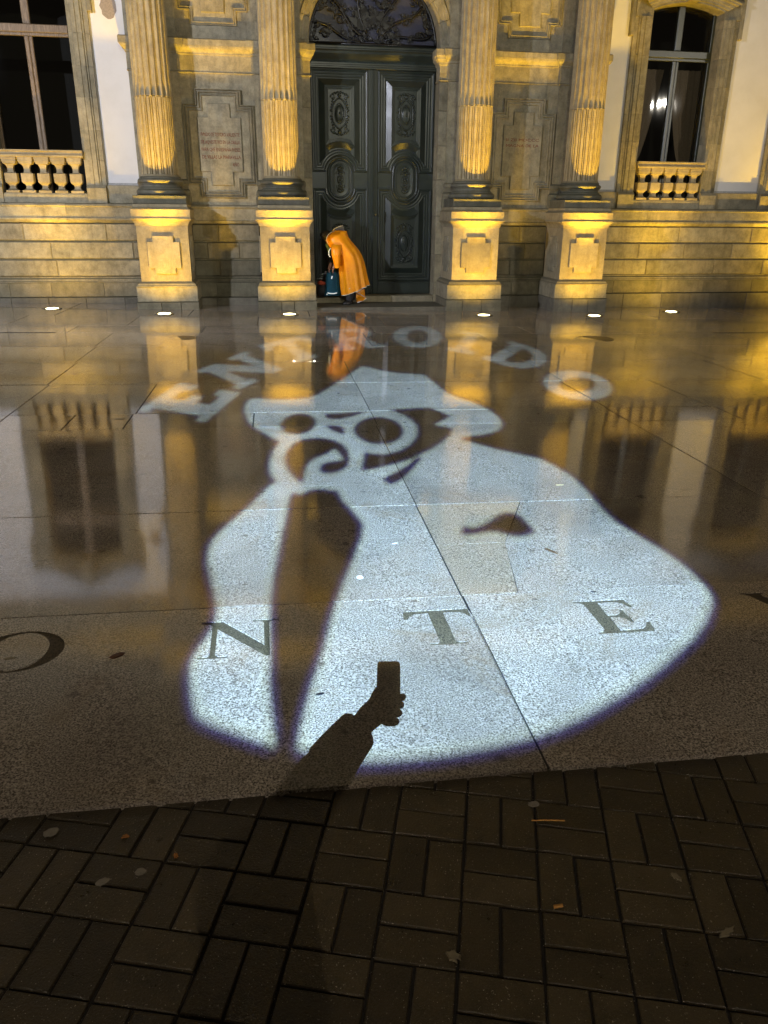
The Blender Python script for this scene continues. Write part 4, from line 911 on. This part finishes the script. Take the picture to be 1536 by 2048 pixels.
ed = [(0,1),(1,2),(2,3),(3,4),(4,5),(5,6),(0,7),(7,8),(8,9),(9,10),(10,11),(0,12),(12,13),(13,14),(14,15),(15,16),(2,17),(17,18),(18,19),(19,20),(2,21),(21,22),(22,23),(23,24)]
for hnd in (20, 24):
    bx, by, bz = pts[hnd][:3]
    for k, (dx, dy, ln) in enumerate(((-.012,-.026,.055),(-.006,-.01,.068),(0,.006,.07),(.004,.02,.06))):
        i0 = len(pts); pts.append((bx-.012+dx, by+dy, bz-.03, .0095)); pts.append((bx-.018+dx, by+dy, bz-.03-ln*.6, .0085)); pts.append((bx-.01+dx, by+dy, bz-.03-ln, .0075)); ed += [(hnd,i0),(i0,i0+1),(i0+1,i0+2)]
    i0 = len(pts); pts.append((bx-.03, by-.015, bz-.005, .011)); pts.append((bx-.055, by-.02, bz-.03, .009)); ed += [(hnd,i0),(i0,i0+1)]
skin('body', pts, ed, SKINM, Pn)
# hair, face features
mb = MB(); c = q4(330,395,0); mb.blob(c[:3], .10,.095,.10, 14, 9, rot=.6); c = q4(262,380,0); mb.blob(c[:3], .075,.07,.07, 12, 8); mb.build('hair', HAIR, Pn)
mb = MB()
for s in (-1,1): c = q4(228,450,s*.03); mb.blob(c[:3], .01,.01,.01, 8, 5)
c = q4(212,470,0); mb.blob(c[:3], .018,.012,.02, 8, 5); mb.build('face_details', HAIR, Pn)
# trousers and shoes
for s, u in ((-1,0),(1,70)):
    m_ = skin('trouser_leg', [q4(810+u*.6,1150,s*.09,.105), q4(795+u*.8,1350,s*.09,.09), q4(745+u,1560,s*.09,.075), q4(742+u,1665,s*.09,.07)], [(0,1),(1,2),(2,3)], DARKCLOTH, Pn)
    skin('shoe', [q4(775+u,1685,s*.09,.06,.06), q4(700+u,1690,s*.095,.06,.055), q4(605+u,1700,s*.10,.045,.04)], [(0,1),(1,2)], SHOE, Pn)
# torso jacket (dark, under poncho) 
skin('jacket', [q4(780,760,0,.17,.15), q4(640,590,0,.17,.17), q4(500,520,0,.13,.12), q4(430,560,-.02,.07)], [(0,1),(1,2),(2,3)], JACKET, Pn)
skin('sleeve', [q4(560,600,.15,.075), q4(430,760,.15,.06), q4(395,940,.08,.05)], [(0,1),(1,2)], JACKET, Pn)
skin('scarf', [q4(310,540,-.03,.035), q4(350,640,-.09,.03), q4(365,760,-.10,.022)], [(0,1),(1,2)], simple('green_scarf',(.12,.2,.1),.8), Pn)
mb = MB(); mb.tube([q4(380,632,-.16)[:3], q4(345,690,-.16)[:3], q4(350,770,-.16)[:3], q4(378,800,-.16)[:3]], .007, 6); mb.build('strap', TAPE_GLOW, Pn)
# poncho: stacked cross sections with folds
def poncho_ring(ul, ur, v, yc, yd, tilt=0, phase=0, fold=.0, n=64):
    L_, R_ = pp(ul, v), pp(ur, v); cx = (L_.x+R_.x)/2 - Pn.location.x; hx = (R_.x-L_.x)/2; z = (L_.z+R_.z)/2 - Pn.location.z; out = []
    for k in range(n):
        a = 2*math.pi*k/n; f = 1 + fold*(math.sin(9*a+phase)+.6*math.sin(5*a+1.3+phase*.6)); x = hx*math.cos(a)
        out.append((cx + x*f, yc + yd*math.sin(a)*f*1.0, z + tilt*math.cos(a) + .0))
    return out
R0 = [(440,560,300,0,.06,.02),(370,680,325,0,.11,.02),(312,712,372,0,.16,.02),(298,735,430,0,.19,.01),(300,790,500,0,.215,0),(345,865,590,0,.235,0),(420,940,690,0,.245,0),(500,990,790,0,.245,0),(535,1025,900,0,.24,0),(552,1048,1000,0,.24,0),(565,1062,1100,0,.245,.01),(578,1078,1200,0,.25,.03),(590,1092,1300,0,.255,.06),(605,1105,1380,0,.26,.085),(625,1115,1440,0,.265,.10)]
rings = []
for k, (ul, ur, v, yc, yd, tl) in enumerate(R0): rings.append(poncho_ring(ul, ur, v, yc, yd, tl, phase=1.2+k*.10, fold=.003+.0075*max(0,k-2)))
mb = MB(); mb.loft(rings, True, True, False, True); po = mb.build('poncho', PONCHO, Pn)
mb = MB(); mb.tube(rings[-1], .0075, 5, True); mb.build('hem_trim', TRIM, po)
# hood hanging behind the head, brim trim, visor
mb = MB(); hr = []
for (ul, ur, v, yd) in ((430,600,296,.03),(420,700,305,.08),(470,712,345,.11),(560,716,395,.12),(640,712,430,.09),(690,706,440,.02)): hr.append(poncho_ring(ul, ur, v, -.02, yd, -.0, n=24))
mb.loft(hr, True, True, True, True); mb.build('hood', PONCHO, po)
mb = MB(); mb.tube([q4(470,305,-.10)[:3], q4(400,325,-.15)[:3], q4(335,370,-.18)[:3], q4(303,430,-.20)[:3], q4(305,500,-.20)[:3], q4(335,545,-.19)[:3]], .006, 5); mb.build('hood_trim', TRIM, po)
mb = MB(); vis = [q4(430,297,-.05)[:3], q4(470,262,-.05)[:3], q4(540,225,-.05)[:3], q4(630,200,-.05)[:3], q4(655,300,-.05)[:3]]
mb.add(vis + [(x, y+.10, z) for x, y, z in vis], [(0,1,2,3,4),(9,8,7,6,5),(0,1,6,5),(1,2,7,6),(2,3,8,7),(3,4,9,8)]); mb.build('visor', CLEAR, po)
mb = MB(); mb.tube([(x, y-.004, z) for x, y, z in vis[:4]], .005, 5); mb.build('visor_trim', TRIM, po)
# near sleeve of the poncho
rings = []
for (u0, u1, v, y, d) in ((400,600,560,-.19,.07),(385,575,660,-.24,.075),(395,560,770,-.26,.07),(425,555,880,-.25,.06),(455,552,1005,-.22,.05)): rings.append(poncho_ring(u0, u1, v, y, d, 0, fold=.02, n=32))
mb = MB(); mb.loft(rings, True, True, False, True); mb.build('poncho_sleeve', PONCHO, po)
# trailing corner of the poncho
mb = MB(); A = [(880,1440),(1052,1430),(1056,1560),(1078,1592),(1010,1650),(905,1682),(880,1580)]
fr = [q4(u,v,-.02+.05*math.sin(i*1.7))[:3] for i,(u,v) in enumerate(A)]; bk_ = [(x,y+.12,z) for x,y,z in fr]; n=len(A)
mb.add(fr+bk_, [tuple(range(n)), tuple(range(n,2*n))[::-1]]+[(k,(k+1)%n,(k+1)%n+n,k+n) for k in range(n)]); mb.build('poncho_corner', PONCHO, po)
mb = MB(); mb.tube([q4(905,1682,-.03)[:3], q4(1010,1650,.02)[:3], q4(1078,1592,-.06)[:3]], .008, 5); mb.tube([q4(880,1485,-.05)[:3], q4(960,1520,-.06)[:3], q4(1062,1578,-.06)[:3]], .007, 5); mb.build('hem_trim', TRIM, po)
mb = MB(); mb.tube([q4(718,1400,-.275)[:3], q4(742,1378,-.275)[:3]], .006, 5); mb.build('poncho_mark', TRIM, po)
# backpack on the door step
BPY = 15.78
def bp_(u, v, y=0): p = depth_at(620+u/9.6, 430+v/9.6, BPY); return (p.x, BPY+y, p.z)
b0 = bp_(420,1545); BK = thing('backpack', 'navy blue backpack with white reflective strips standing on the door step', 'backpack', b0)
def bl(u, v, y=0): p = bp_(u, v, y); return (p[0]-b0[0], p[1]-b0[1], p[2]-b0[2])
def bring(ul, ur, v, yd, n=24, e=.6):
    L_, R_ = bl(ul,v), bl(ur,v); cx=(L_[0]+R_[0])/2; hx=(R_[0]-L_[0])/2; out=[]
    for k in range(n):
        a=2*math.pi*k/n; ca, sa = math.cos(a), math.sin(a); out.append((cx+hx*math.copysign(abs(ca)**e,ca), .02+yd*math.copysign(abs(sa)**e,sa), L_[2]))
    return out
mb = MB(); mb.loft([bring(395,470,1040,.04),bring(350,510,1062,.07),bring(318,538,1100,.09),bring(302,552,1160,.10),bring(300,556,1300,.105),bring(296,560,1400,.105),bring(280,572,1470,.11),bring(268,584,1545,.11)], True, True, True, True); mb.build('main_compartment', NAVY, BK)
mb = MB(); mb.loft([bring(250,300,1400,.05,12),bring(243,305,1470,.055,12),bring(245,310,1545,.055,12)], True, True, True, True); mb.loft([bring(540,570,1380,.05,12),bring(545,592,1470,.055,12),bring(545,595,1540,.055,12)], True, True, True, True); mb.build('side_pocket', NAVY, BK)
mb = MB(); mb.loft([bring(280,330,1080,.03,12),bring(285,325,1160,.03,12)], True, True, True, True); mb.build('side_pouch', CLEAR, BK)
mb = MB(); mb.tube([bl(405,1220,-.095), bl(418,1165,-.09)], .011, 6); mb.build('reflective_logo', TAPE_GLOW, BK)
mb = MB(); mb.tube([bl(330,1485,-.105), bl(380,1497,-.11), bl(450,1500,-.11), bl(508,1485,-.105)], .010, 6); mb.tube([bl(316,1505,-.11), bl(318,1522,-.11)], .010, 6); mb.build('reflective_band', TAPE_GLOW, BK)
mb = MB(); mb.tube([bl(400,1050,.0), bl(410,1005,.0), bl(450,1000,.0), bl(470,1050,.0)], .008, 6); mb.build('grab_handle', IRON, BK)
mb = MB(); mb.tube([bl(545,1090,-.02), bl(560,1150,-.05), bl(582,1200,-.05)], .008, 6); mb.build('strap', TRIM, BK)
# red bag beside it
b1 = depth_at(620+225/9.6, 430+1345/9.6, 15.80); RB = thing('bundle', 'small red bundle sitting on a dark bag at the left door jamb', 'bundle', tuple(b1))
REDC = simple('red_cloth', (0.42, 0.06, 0.02), 0.8)
mb = MB(); mb.blob((0,0,.035), .085,.06,.042, 16, 8, rot=-.1); mb.blob((-.03,-.01,.05),.05,.05,.035,10,6,rot=.5); mb.build('red_cloth', REDC, RB)
mb = MB(); mb.loft([[(x*s_, y*s_, z) for x, y in ((-.075,-.05),(.075,-.05),(.085,.05),(-.085,.05))] for s_, z in ((1.05,-.215),(1.12,-.12),(.95,-.02),(.6,.01))], True, True, True, True); mb.build('dark_bag', JACKET, RB)
# ------------------------------------------------------------------ the photographer (behind the picture; casts the hand-and-phone shadow)
PH = thing('person', 'photographer standing behind the view holding up a phone', 'person', (-0.47, -0.84, gz(-.45, -.62)-.0))
ph0 = Vector(PH.location)
LRAY = ray(793, 1330)
def cw(u, w, b): return (CAMP + RT*u + UP*w - LRAY*b) - ph0     # metres right / up / behind the lens
phn = thing('phone', 'phone held upright in the photographer\'s right hand', 'phone', tuple(CAMP + RT*-.025 + UP*-.06 - FW*.011))
mb = MB()
def rr(w, h, r, z, n=5):
    out = []
    for cx, cy, a0 in ((w-r,h-r,0),(-w+r,h-r,90),(-w+r,-h+r,180),(w-r,-h+r,270)):
        for k in range(n+1): a = math.radians(a0+90*k/n); out.append((cx+r*math.cos(a), cy+r*math.sin(a), z))
    return out
mb.loft([rr(.0365,.0735,.011,z) for z in (-.004,.004)], True, True, True); ob = mb.build('phone_body', IRON, phn)
ob.matrix_local = Matrix((RT, UP, -FW)).transposed().to_4x4()
def c4(px, py, b, *r): u, w = (px-793)*.0015, -(py-1328)*.0015; p = cw(u, w, b); return (p.x, p.y, p.z, *r)
# body: pelvis, spine, neck, head, legs, left arm; right arm up to the phone with fingers
f0 = Vector((0.13, 0.99, 0)); r0 = Vector((0.99, -0.13, 0))
def bd(r, f, z, *rad): p = r0*r + f0*f; return (p.x, p.y, z*.93, *rad)
pts = [bd(0,0,.98,.15,.12), bd(0,0,1.15,.14,.11), bd(0,.0,1.35,.16,.12), bd(0,.01,1.47,.075), bd(0,.03,1.56,.06), bd(0,.06,1.66,.085,.09), bd(0,.05,1.74,.075,.08),
       bd(.10,0,.88,.095), bd(.11,.01,.50,.065), bd(.11,-.01,.10,.045), bd(.12,.10,.04,.045,.03), bd(-.10,0,.88,.095), bd(-.11,.01,.50,.065), bd(-.11,-.01,.10,.045), bd(-.12,.10,.04,.045,.03),
       bd(-.20,0,1.38,.055), bd(-.25,-.03,1.12,.045), bd(-.24,.08,.90,.035), bd(-.24,.11,.83,.032,.02),
       bd(.19,.02,1.38,.058), c4(600,1640,.36,.048), c4(700,1475,.085,.037), c4(728,1440,.05,.037,.026), c4(754,1408,.036,.043,.022)]
ed = [(0,1),(1,2),(2,3),(3,4),(4,5),(5,6),(0,7),(7,8),(8,9),(9,10),(0,11),(11,12),(12,13),(13,14),(2,15),(15,16),(16,17),(17,18),(2,19),(19,20),(20,21),(21,22),(22,23)]
PL = 23
for (a, b_, c_) in (((772,1438,.030),(790,1438,.014),(797,1436,.0)), ((775,1424,.028),(797,1423,.010),(802,1420,-.003)), ((776,1409,.026),(801,1408,.010),(806,1405,-.004)), ((776,1395,.026),(804,1394,.010),(810,1390,-.004))):
    i0 = len(pts); pts += [c4(*a,.0125), c4(*b_,.0115), c4(*c_,.0100)]; ed += [(PL,i0),(i0,i0+1),(i0+1,i0+2)]
i0 = len(pts); pts += [c4(746,1398,.030,.013), c4(750,1386,.022,.011), c4(757,1374,.018,.0095)]; ed += [(PL,i0),(i0,i0+1),(i0+1,i0+2)]
skin('body', pts, ed, SKINM, PH)
skin('jacket', [bd(0,0,.88,.19,.14), bd(0,0,1.12,.185,.14), bd(0,0,1.36,.20,.145), bd(0,.01,1.47,.09)], [(0,1),(1,2),(2,3)], JACKET, PH)
skin('jacket_sleeve', [bd(.16,.02,1.38,.085), c4(600,1630,.36,.095), c4(655,1530,.20,.080), c4(680,1497,.14,.066)], [(0,1),(1,2),(2,3)], JACKET, PH)
mb = MB(); mb.tube([c4(672,1508,.15)[:3], c4(690,1485,.12)[:3], c4(718,1452,.075)[:3]], [.070,.066,.060], 18); mb.build('cuff', JACKET, PH)
skin('jacket_sleeve', [bd(-.17,0,1.38,.085), bd(-.25,-.03,1.12,.07), bd(-.24,.06,.93,.055)], [(0,1),(1,2)], JACKET, PH)
for s in (-1,1):
    skin('trouser_leg', [bd(.09*s,0,.92,.115), bd(.11*s,.01,.5,.085), bd(.11*s,-.01,.10,.07)], [(0,1),(1,2)], DARKCLOTH, PH)
    skin('shoe', [bd(.11*s,-.03,.05,.045), bd(.12*s,.06,.045,.048,.035), bd(.125*s,.16,.035,.04,.028)], [(0,1),(1,2)], SHOE, PH)
mb = MB(); c = bd(0,.03,1.72); mb.blob(c, .10,.105,.10, 16, 10); mb.build('hair', HAIR, PH)
mb = MB()
for s in (-1,1): mb.blob(bd(.035*s,.145,1.68), .012,.01,.009, 8, 5)
mb.blob(bd(0,.16,1.65), .013,.018,.02, 8, 5); mb.blob(bd(0,.145,1.605), .025,.01,.007, 8, 5); mb.build('face_details', HAIR, PH)
# ------------------------------------------------------------------ litter and wear on the ground
GUM = simple('pale_gum', (0.22, 0.20, 0.16), 0.7); LEAFM = simple('brown_leaf', (0.10, 0.055, 0.025), 0.6); BUTT = simple('cigarette_filter', (0.62, 0.32, 0.08), 0.8); DRYLEAF = simple('pale_dry_leaf', (0.20, 0.17, 0.11), 0.7)
def flat_blob(name, x, y, rx, ry, rot, mat, label, cat, w=0.0008, th=0.0015, jag=.14, n=18, group=None):
    mb = MB(); pts = []
    for k in range(n):
        a = 2*math.pi*k/n; r = 1+jag*(rnd()-.5)*2; u, v = rx*r*math.cos(a), ry*r*math.sin(a); pts.append((u*math.cos(rot)-v*math.sin(rot), u*math.sin(rot)+v*math.cos(rot)))
    vs = [(p, q, GA*p+GB*q) for p, q in pts] + [(p*.85, q*.85, GA*p+GB*q+th) for p, q in pts]
    mb.add(vs, [(k,(k+1)%n,(k+1)%n+n,k+n) for k in range(n)] + [tuple(range(n,2*n))])
    o = mb.build(name, mat, None, (x, y, gz(x, y)+w)); return tag(o, label, cat, group)
SB = -0.0115
flat_blob('gum_spot', .405, 3.291, .017, .020, 0, simple('white_paint_spot',(.8,.8,.8),.6), 'white round spot on granite right of the projected tie', 'gum')
flat_blob('gum_spot', .641, 3.683, .017, .006, .3, simple('white_spot',(.75,.75,.75),.6), 'small white streak on granite above the round white spot', 'gum')
flat_blob('gum_spot', -1.02, 2.728, .022, .008, .1, DRYLEAF, 'pale gum inside the engraved O at the left edge', 'gum')
flat_blob('gum_spot', 1.43, 2.655, .011, .007, .1, simple('white_drop',(.75,.74,.7),.6), 'white droplet in the foot of the engraved E', 'gum', w=-.006)
flat_blob('fallen_leaf', 1.440, 3.50, .010, .045, .55, LEAFM, 'slim brown leaf on bright granite below the drop-shaped shadow', 'leaf', th=.003)
flat_blob('fallen_leaf', -.62, 2.70, .030, .018, .6, simple('dark_red_leaf',(.07,.018,.01),.5), 'dark red leaf on shaded granite beside the engraved O', 'leaf', th=.002)
flat_blob('twig', .141, 2.344, .017, .005, .25, IRON, 'short black twig on granite left of the phone shadow', 'twig', th=.004)
flat_blob('twig', 1.472, 3.018, .013, .004, -.2, IRON, 'tiny black twig above the engraved E', 'twig', th=.003)
flat_blob('gum_spot', -.386, 1.612, .016, .014, 0, GUM, 'grey round gum spot on the setts, right one of a pair', 'gum', SB)
flat_blob('gum_spot', -.478, 1.592, .018, .012, .5, GUM, 'pale long gum spot on the setts, left one of a pair', 'gum', SB)
flat_blob('gum_spot', -.65, 1.788, .022, .016, .4, GUM, 'dull grey gum spot near the left edge below the granite', 'gum', SB)
flat_blob('gum_spot', .73, 1.72, .018, .013, 0, GUM, 'faint gum spot on the setts right of the phone shadow', 'gum', SB)
flat_blob('fallen_leaf', .373, 1.262, .013, .017, .3, DRYLEAF, 'crumpled pale leaf near the bottom middle of the setts', 'leaf', SB, .004, .5)
flat_blob('fallen_leaf', 1.015, 1.407, .010, .014, .4, DRYLEAF, 'small pale leaf on the setts at the right', 'leaf', SB, .004, .3)
flat_blob('fallen_leaf', 1.055, 1.232, .026, .009, .3, DRYLEAF, 'curled pale leaf on the setts at the lower right', 'leaf', SB, .004, .4)
flat_blob('fallen_leaf', 1.60, 1.80, .016, .01, .3, DRYLEAF, 'pale crumb of leaf below the granite edge at the right', 'leaf', SB, .004, .4)
flat_blob('fallen_leaf', -.444, 1.744, .010, .006, .3, simple('orange_leaf',(.35,.14,.03),.6), 'tiny orange leaf scrap on the setts at the left', 'leaf', SB, .004, .4)
flat_blob('fallen_leaf', -.30, 1.655, .006, .008, .3, simple('orange_scrap',(.35,.14,.03),.6), 'tiny orange scrap beside a sett joint left of centre', 'leaf', SB, .004, .4)
flat_blob('gum_spot', -1.228, 6.549, .05, .022, 0, simple('white_scrap',(.7,.66,.6),.6), 'white paper scrap on the wet paving at the left', 'paper')
flat_blob('gum_spot', 1.89, 4.54, .03, .01, 0, simple('tan_scrap',(.5,.38,.2),.6), 'tan scrap on the wet paving right of the projection', 'paper')
mb = MB(); mb.tube([(-.012,0,.006),(.012,.001,.006)], .0045, 8); o = mb.build('cigarette_butt', BUTT, None, (.667,1.356,gz(.667,1.356)+SB)); tag(o, 'orange cigarette butt lying in a joint of the dark setts', 'cigarette butt')
mb = MB(); mb.tube([(-.045,.006,.003),(-.01,.002,.003),(.05,-.008,.003)], .0022, 6); o = mb.build('orange_stick', BUTT, None, (.745,1.648,gz(.745,1.648)+SB)); tag(o, 'thin orange stick lying in a joint below the granite edge', 'stick')
mb = MB()
for k in range(1300):
    x = ru(-1.0,1.9); y = ru(1.0,1.85); s = ru(.0004,.0013)
    if k % 2:                                    # half of it gathers along the joints
        q_ = Vector((x, y)) - O0; u_ = q_.dot(E1)/CELL; v_ = q_.dot(E2)/CELL
        if k % 4 == 1: u_ = round(u_) + ru(-.02,.02)
        else: v_ = round(v_) + ru(-.02,.02)
        q_ = O0 + E1*CELL*u_ + E2*CELL*v_; x, y = q_.x, q_.y
        if y > 1.83: continue
    h = gz(x,y)+SB
    mb.add([(x-s,y,h),(x,y-s,h),(x+s,y,h),(x,y+s,h),(x,y,h+s*1.2)], [(0,1,4),(1,2,4),(2,3,4),(3,0,4)])
o = mb.build('grit', simple('pale_grit',(.5,.46,.38),.6), None); tag(o, 'pale grit scattered over the dark setts', 'grit'); o['kind'] = 'stuff'
# access covers in the far paving
def cover(x, y, r, label):
    t = thing('access_cover', label, 'access cover', (x, y, gz(x, y)))
    mb = MB(); mb.lathe(0,0,[(r,-.01),(r,.003),(r-.012,.0035),(r-.012,.0005),(r-.03,.001),(.01,.001)],32); mb.build('cover_ring', STEEL, t)
cover(-1.13, 11.3, .20, 'round metal cover in the paving near the second uplight from left')
cover(5.0, 11.2, .28, 'round metal cover in the wet paving before the far right pedestal')
mb = MB()
for (a, b, y, w) in ((-6.5,-2.95,11.80,.04),(7.35,11.5,11.85,.04)): mb.add([G3(a,y,.002),G3(b,y,.002),G3(b,y+w,.002),G3(a,y+w,.002)],[(0,1,2,3)])
o = mb.build('drain_slot', SOIL, pv)  # flat dark strips standing in for the edges of a lowered slab
print('setts', nb_, 'objects', len(bpy.data.objects))
